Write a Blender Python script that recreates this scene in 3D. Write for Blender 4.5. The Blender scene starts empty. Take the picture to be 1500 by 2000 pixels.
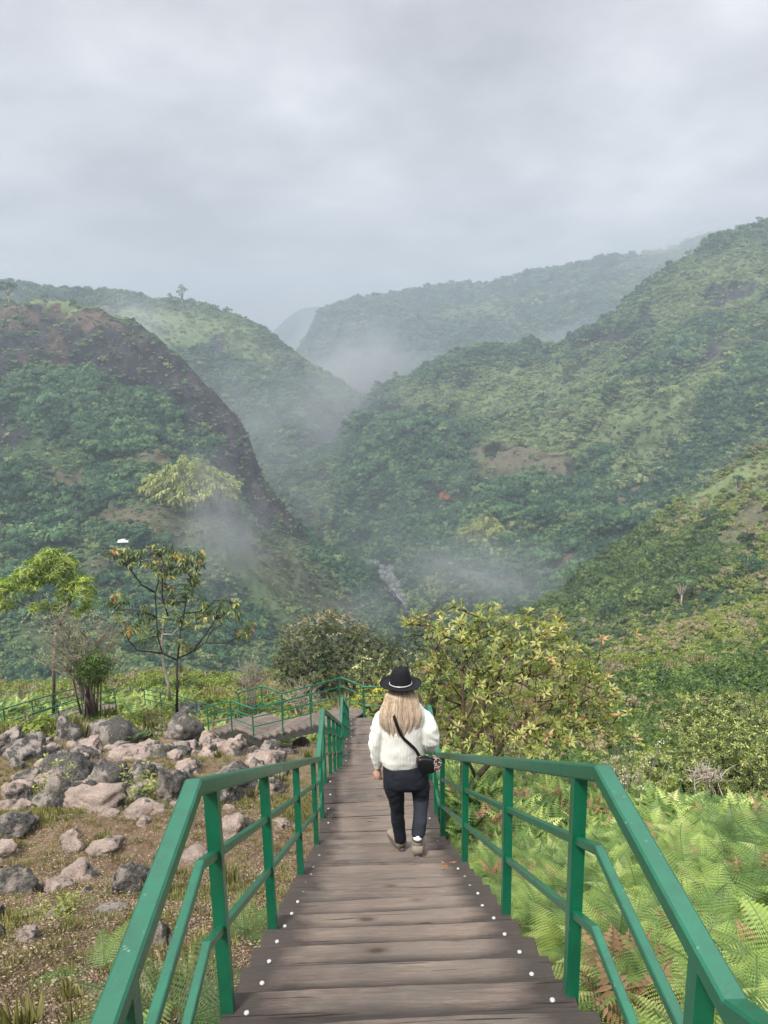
import bpy, bmesh, math, random
import numpy as np
from mathutils import Vector, Matrix, Euler

# ------------------------------------------------------------------ camera
F, PITCH, YAW, ROLL = 1528.2, 0.223, 0.027, -0.020      # focal length in photo pixels (1500x2000), radians
sc = bpy.context.scene
def _mul(a, b, d):
    cr, sr = math.cos(ROLL), math.sin(ROLL)
    A = a*cr + b*sr; B = -a*sr + b*cr
    x, up = A/F, -B/F
    cp, sp = math.cos(PITCH), math.sin(PITCH)
    y = d*cp + up*sp; z = -d*sp + up*cp
    c, s = math.cos(YAW), math.sin(YAW)
    return Vector((x*c + y*s, -x*s + y*c, z))
def ray(u, v):
    r = _mul(u-750, v-1000, 1.0)
    return r / r.y
def P(u, v, Y):
    return ray(u, v) * Y
def proj_np(pts):
    pts = np.asarray(pts, float)
    c, s = math.cos(YAW), math.sin(YAW)
    x = pts[..., 0]*c - pts[..., 1]*s; y = pts[..., 0]*s + pts[..., 1]*c
    cp, sp = math.cos(PITCH), math.sin(PITCH)
    d = y*cp - pts[..., 2]*sp; u = y*sp + pts[..., 2]*cp
    d = np.where(d < .05, .05, d)
    a, b = F*x/d, -F*u/d
    cr, sr = math.cos(ROLL), math.sin(ROLL)
    return 750 + a*cr - b*sr, 1000 + a*sr + b*cr
cam = bpy.data.cameras.new('camera')
cam_o = bpy.data.objects.new('camera', cam); sc.collection.objects.link(cam_o)
fw = _mul(0, 0, 1.0).normalized()
rt = (_mul(1000, 0, 1.0) - _mul(0, 0, 1.0)).normalized()
upv = rt.cross(fw)
M = Matrix((rt, upv, -fw)).transposed().to_4x4()
cam_o.matrix_world = M
cam.sensor_fit = 'VERTICAL'; cam.sensor_height = 36; cam.sensor_width = 27
cam.lens = F/2000*36
cam.clip_start = .05; cam.clip_end = 20000
sc.camera = cam_o

# ------------------------------------------------------------------ world, sun, exposure
SUN_EL, SUN_AZ = 52, 215            # degrees; azimuth clockwise from +Y (behind the camera to the left)
w = bpy.data.worlds.new("World"); sc.world = w; w.use_nodes = True
nt = w.node_tree; nt.nodes.clear()
def N(nt, t, **k):
    n = nt.nodes.new(t)
    for a, b in k.items():
        if a == 'inp':
            for i, v in b.items(): n.inputs[i].default_value = v
        else: setattr(n, a, b)
    return n
L = lambda nt, a, b: nt.links.new(a, b)
def math_n(nt, op, a, b=None, c=None, clamp=False):
    n = nt.nodes.new('ShaderNodeMath'); n.operation = op; n.use_clamp = clamp
    for i, v in enumerate((a, b, c)):
        if v is None: continue
        if isinstance(v, (int, float)): n.inputs[i].default_value = v
        else: nt.links.new(v, n.inputs[i])
    return n.outputs[0]
def ramp(nt, fac, stops, interp='LINEAR'):
    n = nt.nodes.new('ShaderNodeValToRGB'); n.color_ramp.interpolation = interp
    e = n.color_ramp.elements
    while len(e) > len(stops): e.remove(e[-1])
    while len(e) < len(stops): e.new(1)
    for i, (p, c) in enumerate(stops):
        e[i].position = p
        e[i].color = tuple(c) + (1,) if not isinstance(c, (int, float)) else (c, c, c, 1)
    if fac is not None: nt.links.new(fac, n.inputs[0])
    return n.outputs[0]
def mix(nt, fac, a, b, mode='MIX'):
    n = nt.nodes.new('ShaderNodeMix'); n.data_type = 'RGBA'; n.blend_type = mode
    def s(i, v):
        if isinstance(v, (int, float)): n.inputs[i].default_value = v if i == 0 else (v, v, v, 1)
        elif isinstance(v, tuple): n.inputs[i].default_value = v + (1,) if len(v) == 3 else v
        else: nt.links.new(v, n.inputs[i])
    s(0, fac); s(6, a); s(7, b)
    return n.outputs[2]
def noise(nt, vec, scale, detail=4, rough=.55, dist=0, dims='3D'):
    n = nt.nodes.new('ShaderNodeTexNoise'); n.noise_dimensions = dims
    n.inputs['Scale'].default_value = scale; n.inputs['Detail'].default_value = detail
    n.inputs['Roughness'].default_value = rough; n.inputs['Distortion'].default_value = dist
    if vec is not None: nt.links.new(vec, n.inputs['Vector'])
    return n.outputs['Fac']
def mapping(nt, vec, scale=(1, 1, 1), loc=(0, 0, 0), rot=(0, 0, 0)):
    n = nt.nodes.new('ShaderNodeMapping')
    n.inputs['Scale'].default_value = scale; n.inputs['Location'].default_value = loc; n.inputs['Rotation'].default_value = rot
    nt.links.new(vec, n.inputs['Vector']); return n.outputs[0]

sky = N(nt, 'ShaderNodeTexSky', sky_type='NISHITA', sun_disc=False, sun_elevation=math.radians(SUN_EL),
        sun_rotation=math.radians(SUN_AZ))
tc = N(nt, 'ShaderNodeTexCoord'); sep = N(nt, 'ShaderNodeSeparateXYZ'); L(nt, tc.outputs['Generated'], sep.inputs[0])
zz = math_n(nt, 'ADD', math_n(nt, 'MAXIMUM', sep.outputs[2], 0.0), .22)
px = math_n(nt, 'DIVIDE', sep.outputs[0], zz); py = math_n(nt, 'DIVIDE', sep.outputs[1], zz)
cmb = N(nt, 'ShaderNodeCombineXYZ'); L(nt, px, cmb.inputs[0]); L(nt, py, cmb.inputs[1])
v1 = mapping(nt, cmb.outputs[0], (1.0, .8, 1), (3.1, 1.7, 0))
n1 = noise(nt, v1, .9, 6, .5, .1)
v2 = mapping(nt, cmb.outputs[0], (1.0, .8, 1), (7.3, 2.2, 0))
n2 = noise(nt, v2, 2.9, 7, .58, .1)
nn = math_n(nt, 'ADD', math_n(nt, 'MULTIPLY', n1, .62), math_n(nt, 'MULTIPLY', n2, .38))
def sky_spot(u, v, rad):          # a thinner or thicker place in the cloud, given as a direction
    d = _mul(u-750, v-1000, 1.0).normalized()
    c = N(nt, 'ShaderNodeVectorMath', operation='DISTANCE'); L(nt, tc.outputs['Generated'], c.inputs[0]); c.inputs[1].default_value = d
    q = math_n(nt, 'DIVIDE', c.outputs['Value'], rad)
    return math_n(nt, 'EXPONENT', math_n(nt, 'MULTIPLY', math_n(nt, 'MULTIPLY', q, q), -1.0))
for (u, v, r, a) in [(640, 250, .17, .11), (860, 70, .17, -.13), (1170, 170, .09, .08), (150, 60, .22, .05), (60, 500, .3, -.04),
                     (700, 600, .25, .08), (420, 400, .2, -.05), (1400, 330, .25, .02), (1050, 300, .15, -.04)]:
    nn = math_n(nt, 'ADD', nn, math_n(nt, 'MULTIPLY', sky_spot(u, v, r), a))
ccol = ramp(nt, nn, [(.37, (.36, .345, .36)), (.46, (.48, .465, .48)), (.55, (.61, .595, .61)), (.65, (.82, .80, .79)), (.80, (1.1, 1.07, 1.04))])
# an overcast sky grows brighter towards the zenith and round the sun
elev = ramp(nt, sep.outputs[2], [(0.0, .25), (.35, .27), (.6, .62), (1.0, 1.0)])
cc = mix(nt, 1.0, ccol, elev, 'MULTIPLY')
bg1 = N(nt, 'ShaderNodeBackground'); L(nt, cc, bg1.inputs[0]); bg1.inputs[1].default_value = 2.5
bg2 = N(nt, 'ShaderNodeBackground'); L(nt, sky.outputs[0], bg2.inputs[0]); bg2.inputs[1].default_value = .06
mx = N(nt, 'ShaderNodeMixShader', inp={0: .12}); L(nt, bg1.outputs[0], mx.inputs[1]); L(nt, bg2.outputs[0], mx.inputs[2])
wo = N(nt, 'ShaderNodeOutputWorld'); L(nt, mx.outputs[0], wo.inputs[0])
sun = bpy.data.lights.new('sun', 'SUN'); sun.energy = 2.4; sun.angle = math.radians(12); sun.color = (1, .95, .87)
so = bpy.data.objects.new('sun', sun); sc.collection.objects.link(so)
so.rotation_euler = (math.radians(90-SUN_EL), 0, math.radians(180-SUN_AZ))
sc.view_settings.view_transform = 'Standard'; sc.view_settings.look = 'None'
sc.view_settings.exposure = 1.08; sc.view_settings.gamma = 1
sc.render.engine = 'CYCLES'
cy = sc.cycles
cy.use_denoising = True; cy.max_bounces = 6; cy.diffuse_bounces = 3; cy.glossy_bounces = 2; cy.transmission_bounces = 3
cy.volume_bounces = 0; cy.transparent_max_bounces = 8; cy.volume_max_steps = 64; cy.use_adaptive_sampling = True
cy.sample_clamp_indirect = 5

# ------------------------------------------------------------------ helpers
rng = np.random.default_rng(7); random.seed(7)
COL = sc.collection
def tag(o, label=None, cat=None, group=None, kind=None):
    for k, v in (('label', label), ('category', cat), ('group', group), ('kind', kind)):
        if v: o[k] = v
    return o
def thing(name, label, cat, loc=(0, 0, 0), rz=0, group=None):
    o = bpy.data.objects.new(name, None); COL.objects.link(o); o.empty_display_size = .2
    o.location = loc; o.rotation_euler = (0, 0, rz)
    return tag(o, label, cat, group)
def mobj(name, V, Fc, mat, parent=None, attrs=None, smooth=False, link=True, mats=None, midx=None):
    me = bpy.data.meshes.new(name)
    V = np.asarray(V, np.float32).reshape(-1, 3)
    if isinstance(Fc, np.ndarray):
        n, k = Fc.shape
        me.vertices.add(len(V)); me.vertices.foreach_set('co', V.ravel())
        me.loops.add(n*k); me.loops.foreach_set('vertex_index', Fc.astype(np.int32).ravel())
        me.polygons.add(n); me.polygons.foreach_set('loop_start', np.arange(0, n*k, k, dtype=np.int32))
        me.update(calc_edges=True)
    else:
        me.from_pydata(V.tolist(), [], [tuple(int(i) for i in f) for f in Fc]); me.update()
    if mats:
        for m in mats: me.materials.append(m)
        me.polygons.foreach_set('material_index', np.asarray(midx, np.int32))
    elif mat: me.materials.append(mat)
    if attrs:
        for k, (dom, a) in attrs.items():
            at = me.attributes.new(k, 'FLOAT', dom); at.data.foreach_set('value', np.asarray(a, np.float32))
    if smooth: me.polygons.foreach_set('use_smooth', np.ones(len(me.polygons), bool))
    o = bpy.data.objects.new(name, me)
    if link: COL.objects.link(o)
    if parent: o.parent = parent
    return o
class MB:
    """collects shapes for ONE mesh"""
    def __init__(s): s.v = []; s.f = []; s.m = []
    def add(s, V, Fc, m=0):
        b = len(s.v); s.v += [tuple(p) for p in V]; s.f += [tuple(i+b for i in f) for f in Fc]; s.m += [m]*len(Fc)
    def box(s, x0, x1, y0, y1, z0, z1, m=0, ch=0.0):
        if ch <= 0:
            V = [(x, y, z) for z in (z0, z1) for (x, y) in ((x0, y0), (x1, y0), (x1, y1), (x0, y1))]
            s.add(V, [(3, 2, 1, 0), (4, 5, 6, 7), (0, 1, 5, 4), (1, 2, 6, 5), (2, 3, 7, 6), (3, 0, 4, 7)], m); return
        c = ch; V = []
        for (z, k) in ((z0, c), (z0+c, 0), (z1-c, 0), (z1, c)):
            V += [(x0+k, y0+k, z), (x1-k, y0+k, z), (x1-k, y1-k, z), (x0+k, y1-k, z)]
        Fc = [(3, 2, 1, 0), (12, 13, 14, 15)]
        for r in range(3):
            for i in range(4):
                j = (i+1) % 4; Fc.append((r*4+i, r*4+j, r*4+4+j, r*4+4+i))
        s.add(V, Fc, m)
    def sweep(s, pts, w_, h_, ch=.004, m=0, cap=True):
        """rectangular tube along pts (top face centred on pts)"""
        pts = [Vector(p) for p in pts]; n = len(pts); V = []
        prof = [(-w_/2+ch, 0), (w_/2-ch, 0), (w_/2, -ch), (w_/2, -h_+ch), (w_/2-ch, -h_), (-w_/2+ch, -h_), (-w_/2, -h_+ch), (-w_/2, -ch)]
        for i, p in enumerate(pts):
            a = (pts[i]-pts[i-1]).normalized() if i else None
            b = (pts[i+1]-pts[i]).normalized() if i < n-1 else None
            t = ((a or b)+(b or a)).normalized()
            k = 1/max(.5, t.dot(a or b))
            side = Vector((t.y, -t.x, 0))
            if side.length < 1e-4: side = Vector((1, 0, 0))
            side.normalize(); up = side.cross(t).normalized()
            ha = (a or b).copy(); ha.z = 0; hb = (b or a).copy(); hb.z = 0
            turn = ha.length > 1e-4 and hb.length > 1e-4 and ha.normalized().dot(hb.normalized()) < .999
            for (x, z) in prof:
                V.append(p + side*x*(k if turn else 1) + up*z*(1 if turn else k))
        Fc = []
        for i in range(n-1):
            for j in range(8):
                q = (j+1) % 8; Fc.append((i*8+j, i*8+q, i*8+8+q, i*8+8+j))
        if cap: Fc += [tuple(range(7, -1, -1)), tuple(range((n-1)*8, n*8))]
        s.add(V, Fc, m)
    def tube(s, pts, radii, sides=7, m=0, sq=1.0):
        V, Fc = tube_geo(pts, radii, sides); s.add(V, Fc, m)
    def loft(s, rings, sides=20, m=0):
        """rings: (cx,cy,cz,rx,ry[,power]) horizontal super-ellipses"""
        V = []; Fc = []
        for r in rings:
            pw = r[5] if len(r) > 5 else 2.0
            for i in range(sides):
                a = 2*math.pi*i/sides; c, q = math.cos(a), math.sin(a)
                V.append((r[0]+r[3]*math.copysign(abs(c)**(2/pw), c), r[1]+r[4]*math.copysign(abs(q)**(2/pw), q), r[2]))
        for k in range(len(rings)-1):
            for i in range(sides):
                j = (i+1) % sides; Fc.append((k*sides+i, k*sides+j, k*sides+sides+j, k*sides+sides+i))
        up = rings[-1][2] > rings[0][2]
        b = tuple(range(sides)); t = tuple(range((len(rings)-1)*sides, len(rings)*sides))
        Fc += [b[::-1], t] if up else [b[::-1], t]
        s.add(V, Fc, m)
    def build(s, name, mat, parent=None, smooth=False, mats=None, link=True):
        return mobj(name, s.v, s.f, mat, parent, smooth=smooth, mats=mats, midx=s.m if mats else None, link=link)
def tube_geo(pts, radii, sides=6):
    pts = [Vector(p) for p in pts]; n = len(pts); V = []; Fc = []
    ref = None
    for i, p in enumerate(pts):
        t = (pts[min(i+1, n-1)] - pts[max(i-1, 0)])
        t = t.normalized() if t.length > 1e-9 else Vector((0, 0, 1))
        if ref is None: ref = t.orthogonal().normalized()
        ref = (ref - t*ref.dot(t))
        ref = ref.normalized() if ref.length > 1e-6 else t.orthogonal().normalized()
        b = t.cross(ref); r = radii[i]
        for j in range(sides):
            a = 2*math.pi*j/sides; V.append(p + ref*(math.cos(a)*r) + b*(math.sin(a)*r))
    for i in range(n-1):
        for j in range(sides):
            q = (j+1) % sides; Fc.append((i*sides+j, i*sides+q, i*sides+sides+q, i*sides+sides+j))
    Fc.append(tuple(range(sides-1, -1, -1))); Fc.append(tuple(range((n-1)*sides, n*sides)))
    return V, Fc
# vectorised value noise
_perm = rng.random((64, 64, 64)).astype(np.float32)
def vnoise(x, y, z):
    xi, yi, zi = np.floor(x).astype(int), np.floor(y).astype(int), np.floor(z).astype(int)
    fx, fy, fz = x-xi, y-yi, z-zi
    fx, fy, fz = fx*fx*(3-2*fx), fy*fy*(3-2*fy), fz*fz*(3-2*fz)
    def g(a, b, c): return _perm[(xi+a) & 63, (yi+b) & 63, (zi+c) & 63]
    def l(a, b, t): return a+(b-a)*t
    return l(l(l(g(0,0,0), g(1,0,0), fx), l(g(0,1,0), g(1,1,0), fx), fy),
             l(l(g(0,0,1), g(1,0,1), fx), l(g(0,1,1), g(1,1,1), fx), fy), fz)*2-1
def fbm(x, y, z, sc_=1.0, oct_=4, gain=.5):
    x = np.asarray(x, float)/sc_; y = np.asarray(y, float)/sc_; z = np.asarray(z, float)/sc_ + np.zeros_like(x)
    r = 0; a = 1
    for _ in range(oct_):
        r = r + a*vnoise(x, y, z); x, y, z = x*2.03+7.1, y*2.03+3.3, z*2.03+1.7; a *= gain
    return r
def sstep(a, b, x):
    t = np.clip((np.asarray(x, float)-a)/(b-a), 0, 1); return t*t*(3-2*t)

# ------------------------------------------------------------------ materials
def new_mat(name):
    m = bpy.data.materials.new(name); m.use_nodes = True
    nt = m.node_tree; nt.nodes.clear()
    out = nt.nodes.new('ShaderNodeOutputMaterial'); b = nt.nodes.new('ShaderNodeBsdfPrincipled')
    nt.links.new(b.outputs[0], out.inputs[0]); return m, nt, b, out
def setp(nt, b, col=None, rough=None, spec=None, metal=None, bump=None, bdist=.01, bstr=.5):
    for k, v in (('Base Color', col), ('Roughness', rough), ('Specular IOR Level', spec), ('Metallic', metal)):
        if v is None: continue
        if isinstance(v, tuple): b.inputs[k].default_value = v + (1,)
        elif isinstance(v, (int, float)): b.inputs[k].default_value = v
        else: nt.links.new(v, b.inputs[k])
    if bump is not None:
        n = nt.nodes.new('ShaderNodeBump'); n.inputs['Strength'].default_value = bstr; n.inputs['Distance'].default_value = bdist
        nt.links.new(bump, n.inputs['Height']); nt.links.new(n.outputs[0], b.inputs['Normal'])
def objco(nt): return nt.nodes.new('ShaderNodeTexCoord').outputs['Object']
def geopos(nt): return nt.nodes.new('ShaderNodeNewGeometry').outputs['Position']
def attr(nt, name):
    n = nt.nodes.new('ShaderNodeAttribute'); n.attribute_name = name; return n.outputs['Fac']
def simple(name, col, rough=.6, spec=.4, metal=0, nscale=None, var=.15, bdist=.002):
    m, nt, b, _ = new_mat(name)
    if nscale:
        n = noise(nt, objco(nt), nscale, 5)
        c = ramp(nt, n, [(.3, tuple(x*(1-var) for x in col)), (.7, tuple(min(1, x*(1+var)) for x in col))])
        setp(nt, b, c, rough, spec, metal, n, bdist)
    else: setp(nt, b, col, rough, spec, metal)
    return m
def leaf_mat(name, stops, trans=.35, rough=.45, use_rand=False, inst_amt=.5, spec=.35):
    m, nt, b, out = new_mat(name)
    t = attr(nt, 'tint')
    if use_rand:
        r = nt.nodes.new('ShaderNodeObjectInfo').outputs['Random']
        t = math_n(nt, 'ADD', math_n(nt, 'MULTIPLY', t, 1-inst_amt), math_n(nt, 'MULTIPLY', r, inst_amt))
    c = ramp(nt, t, stops)
    setp(nt, b, c, rough, spec)
    tr = nt.nodes.new('ShaderNodeBsdfTranslucent'); L(nt, mix(nt, 1.0, c, (1.3, 1.35, .6), 'MULTIPLY'), tr.inputs[0])
    ms = nt.nodes.new('ShaderNodeMixShader'); ms.inputs[0].default_value = trans
    L(nt, b.outputs[0], ms.inputs[1]); L(nt, tr.outputs[0], ms.inputs[2]); L(nt, ms.outputs[0], out.inputs[0])
    return m
# green gloss paint, a little chalky and chipped
m, nt_, b, _ = new_mat('green_paint')
p = geopos(nt_); n = noise(nt_, p, 3, 6, .6); n2_ = noise(nt_, p, 38, 5, .7)
c = ramp(nt_, n, [(.3, (.001, .085, .041)), (.7, (.005, .128, .066))])
dz = noise(nt_, mapping(nt_, p, (1, 1, .35)), 11, 6, .7, .8); c = mix(nt_, ramp(nt_, dz, [(.48, 0.0), (.68, .55)]), c, (.012, .050, .030))
spk = noise(nt_, mapping(nt_, p, (1, 1, 1), (3, 7, 5)), 70, 3, .7); c = mix(nt_, ramp(nt_, spk, [(.70, 0.0), (.74, .8)]), c, (.10, .055, .03))
chip = ramp(nt_, n2_, [(.665, 0.0), (.70, 1.0)])
c = mix(nt_, math_n(nt_, 'MULTIPLY', chip, .5), c, (.30, .38, .33))
setp(nt_, b, c, math_n(nt_, 'ADD', math_n(nt_, 'MULTIPLY', n, .3), .16), .75, 0, n2_, .0012, .5)
GREEN = m
# weathered boards, grain runs along X
m, nt_, b, _ = new_mat('weathered_wood')
p = geopos(nt_); rnd = attr(nt_, 'tint')
cx = nt_.nodes.new('ShaderNodeCombineXYZ'); L(nt_, math_n(nt_, 'MULTIPLY', rnd, 37.0), cx.inputs[0]); L(nt_, math_n(nt_, 'MULTIPLY', rnd, 91.0), cx.inputs[2])
va = nt_.nodes.new('ShaderNodeVectorMath'); va.operation = 'ADD'; L(nt_, p, va.inputs[0]); L(nt_, cx.outputs[0], va.inputs[1])
g = noise(nt_, mapping(nt_, va.outputs[0], (2.0, 24, 24)), 2.2, 8, .74, 1.6)
g2 = noise(nt_, mapping(nt_, va.outputs[0], (.9, 5, 5)), 1.6, 4, .6, .8)
big = noise(nt_, mapping(nt_, va.outputs[0], (1, 2.6, 1)), 2.4, 4, .6)
cr_ = noise(nt_, mapping(nt_, va.outputs[0], (.7, 34, 30), (5, 2, 1)), 1.3, 3, .5, 1.6)
c = ramp(nt_, g, [(.30, (.040, .033, .029)), (.43, (.120, .098, .084)), (.55, (.205, .170, .147)), (.70, (.36, .31, .27))])
c = mix(nt_, .40, c, ramp(nt_, g2, [(.35, (.075, .064, .056)), (.65, (.27, .23, .20))]))
c = mix(nt_, math_n(nt_, 'MULTIPLY', ramp(nt_, big, [(.40, 1.0), (.58, 0.0)]), .6), c, (.105, .105, .098))
c = mix(nt_, math_n(nt_, 'MULTIPLY', math_n(nt_, 'POWER', rnd, 2.0), .55), c, (.28, .235, .20))
crack = ramp(nt_, cr_, [(.28, 1.0), (.34, 0.0)])
kn = nt_.nodes.new('ShaderNodeTexVoronoi'); kn.inputs['Scale'].default_value = 1.0; L(nt_, mapping(nt_, va.outputs[0], (2.1, 5.5, .01)), kn.inputs['Vector'])
c = mix(nt_, ramp(nt_, kn.outputs['Distance'], [(.05, .85), (.09, .35), (.16, 0.0)]), c, (.07, .045, .03))
dt = attr(nt_, 'dirt_shade'); c = mix(nt_, ramp(nt_, math_n(nt_, 'ADD', dt, math_n(nt_, 'MULTIPLY', math_n(nt_, 'SUBTRACT', g2, .5), 1.2)), [(.2, 0.0), (.7, .88)]), c, (.042, .037, .034))  # darkens boards by end dirt and the shade painted at each step
c = mix(nt_, math_n(nt_, 'MULTIPLY', crack, .9), c, (.022, .016, .013))
hh = math_n(nt_, 'SUBTRACT', g, math_n(nt_, 'MULTIPLY', crack, 1.2))
c = mix(nt_, 1.0, c, (.80, .755, .72), 'MULTIPLY'); setp(nt_, b, c, .72, .3, 0, hh, .008, .8); WOOD = m
STEEL = simple('bolt_metal', (.46, .46, .44), .4, .5, .3)
DARKSTEEL = simple('stringer_steel', (.05, .05, .048), .6, .3, 0, 12, .3)
# granite with dark lichen
def rock_mat(name, pink, dark_amt):
    m, nt_, b, _ = new_mat(name)
    p = geopos(nt_)
    a = noise(nt_, p, 1.9, 7, .68, .5); s = noise(nt_, p, 26, 5, .7); s2 = noise(nt_, p, 6, 7, .74, .6); fine = noise(nt_, p, 60, 4, .7)
    base = ramp(nt_, s2, [(.3, tuple(x*.62 for x in pink)), (.5, pink), (.72, tuple(min(1, x*1.55) for x in pink))])
    base = mix(nt_, .3, base, ramp(nt_, fine, [(.35, (.10, .08, .07)), (.65, (.46, .42, .38))]))
    dk = ramp(nt_, s, [(.35, (.035, .033, .031)), (.58, (.11, .104, .096)), (.72, (.30, .29, .27))])
    geo = nt_.nodes.new('ShaderNodeNewGeometry'); sp_ = nt_.nodes.new('ShaderNodeSeparateXYZ'); L(nt_, geo.outputs['Normal'], sp_.inputs[0])
    k = math_n(nt_, 'ADD', math_n(nt_, 'MULTIPLY', a, 1.3), math_n(nt_, 'MULTIPLY', s2, .7))
    k = math_n(nt_, 'ADD', k, math_n(nt_, 'MULTIPLY', sp_.outputs[0], .16))
    k = math_n(nt_, 'ADD', k, dark_amt-.5)
    msk = ramp(nt_, k, [(.88, 0.0), (1.06, 1.0)])
    c = mix(nt_, msk, base, dk)
    wl = noise(nt_, mapping(nt_, p, (1, 1, 1), (9, 3, 2)), 9, 5, .7)
    c = mix(nt_, ramp(nt_, wl, [(.66, 0.0), (.70, .8)]), c, (.50, .50, .46))
    mo = noise(nt_, mapping(nt_, p, (1, 1, 1), (2, 13, 2)), 3, 5, .7)
    c = mix(nt_, ramp(nt_, mo, [(.62, 0.0), (.72, .5)]), c, (.16, .16, .05))
    h = math_n(nt_, 'ADD', s2, math_n(nt_, 'MULTIPLY', s, .45))
    setp(nt_, b, c, .9, .2, 0, h, .09, 1.0); return m
ROCK_DARK = rock_mat('lichen_granite', (.29, .25, .22), .53)
ROCK_PINK = rock_mat('pink_granite', (.39, .30, .25), .33)
ROCK_GREY = rock_mat('grey_granite', (.32, .28, .24), .45)
# soil with moss and dead leaves
m, nt_, b, _ = new_mat('soil')
p = geopos(nt_)
a = noise(nt_, p, .55, 7, .65, .5); s = noise(nt_, p, 7, 8, .72, .6); f_ = noise(nt_, p, 30, 6, .75, .6); pk = noise(nt_, mapping(nt_, p, (1, 1, 1), (4, 4, 1)), 1.6, 6, .65)
c = ramp(nt_, s, [(.3, (.060, .045, .028)), (.45, (.15, .110, .070)), (.6, (.26, .200, .135)), (.75, (.40, .33, .24))])
c = mix(nt_, .5, c, ramp(nt_, f_, [(.35, (.05, .032, .02)), (.55, (.19, .125, .085)), (.7, (.42, .31, .22))]))
k = math_n(nt_, 'ADD', math_n(nt_, 'MULTIPLY', a, .8), math_n(nt_, 'MULTIPLY', s, .5))
c = mix(nt_, ramp(nt_, k, [(.64, 0.0), (.76, .7)]), c, ramp(nt_, f_, [(.35, (.10, .085, .035)), (.65, (.30, .26, .12))]))
c = mix(nt_, ramp(nt_, pk, [(.60, 0.0), (.68, .6)]), c, (.36, .25, .20))
setp(nt_, b, c, .95, .15, 0, math_n(nt_, 'ADD', s, math_n(nt_, 'MULTIPLY', f_, .5)), .05, .9); SOIL = m
BARK_G = simple('grey_bark', (.20, .165, .135), .85, .2, 0, 9, .5, .01)
BARK_D = simple('dark_bark', (.045, .034, .03), .85, .2, 0, 12, .5, .01)
BARK_R = simple('reddish_bark', (.16, .075, .045), .8, .2, 0, 12, .5, .01)
BARK_P = simple('pale_twigs', (.36, .31, .26), .85, .2, 0, 14, .35, .005)

# ------------------------------------------------------------------ near ground
SY = [(-6, 1.925), (1.277, -2.186), (2.143, -2.186), (7.352, -5.129), (8.42, -5.129), (13.6, -8.056), (14.7, -8.056), (18.6, -10.26), (19.5, -10.26)]
def stair_z(y): return float(np.interp(y, [a for a, _ in SY], [b for _, b in SY]))
GY = [-14, -6, 1.28, 2.3, 7.35, 8.5, 13.6, 14.8, 19.5, 26, 32, 45, 60, 72, 90, 140, 220]
GZ = [3.5, 1.65, -2.42, -2.62, -5.52, -5.70, -8.40, -8.70, -11.0, -14.1, -16.8, -21.9, -27.3, -34, -50, -100, -165]
def G(x, y, rough=True):
    x = np.asarray(x, float); y = np.asarray(y, float)
    z = np.interp(y, GY, GZ)
    z = z + .25*sstep(1.0, 5, x)*sstep(14, 9, y)                               # fern bank right of the steps
    z = z - .40*np.maximum(0, y-10.5)*sstep(1.2, 5, x)*sstep(60, 22, y)        # falls into a gully behind it
    z = z - (.13*np.maximum(0, x-1.3)+.12*np.maximum(0, x-3))*sstep(3, 8, y)*sstep(40, 20, y)
    z = z + .5*sstep(-3, -12, x)*sstep(4, 12, y)*sstep(30, 20, y)
    if rough:
        k = sstep(.9, 2.2, np.abs(x-.09)); k2 = np.where(y > 20.5, 1, k)
        z = z + k2*(.22*fbm(x, y, 3.3, 2.6, 4) + .05*fbm(x, y, 8.8, .5, 3)) + .6*sstep(24, 50, y)*fbm(x, y, 1.2, 9, 3)
    return z
def hit(u, v, lo=1.0, hi=70.0):
    """where the line of sight through a photo pixel meets the near ground"""
    r = ray(u, v); prev = lo
    Y = lo
    while Y < hi:
        q = r*Y
        if q.z <= float(G(q.x, q.y)):
            a, b = prev, Y
            for _ in range(20):
                mid = (a+b)/2; q = r*mid
                if q.z <= float(G(q.x, q.y)): b = mid
                else: a = mid
            return r*b
        prev = Y; Y *= 1.02
    return r*hi
def grid_obj(name, xs, ys, zf, mat):
    X, Y = np.meshgrid(xs, ys); Z = zf(X, Y)
    V = np.stack([X, Y, Z], -1).reshape(-1, 3); nx, ny = len(xs), len(ys)
    i = np.arange(nx*ny).reshape(ny, nx)
    Fc = np.stack([i[:-1, :-1], i[:-1, 1:], i[1:, 1:], i[1:, :-1]], -1).reshape(-1, 4)
    return mobj(name, V, Fc, mat, smooth=True)
t = np.linspace(-1, 1, 420); xs = np.sign(t)*(np.abs(t)*9 + 51*np.abs(t)**4)
t = np.linspace(0, 1, 520); ys = -12 + 45*t + 187*t**4
grid_obj('ground', xs, ys, G, SOIL)['kind'] = 'structure'

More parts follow.
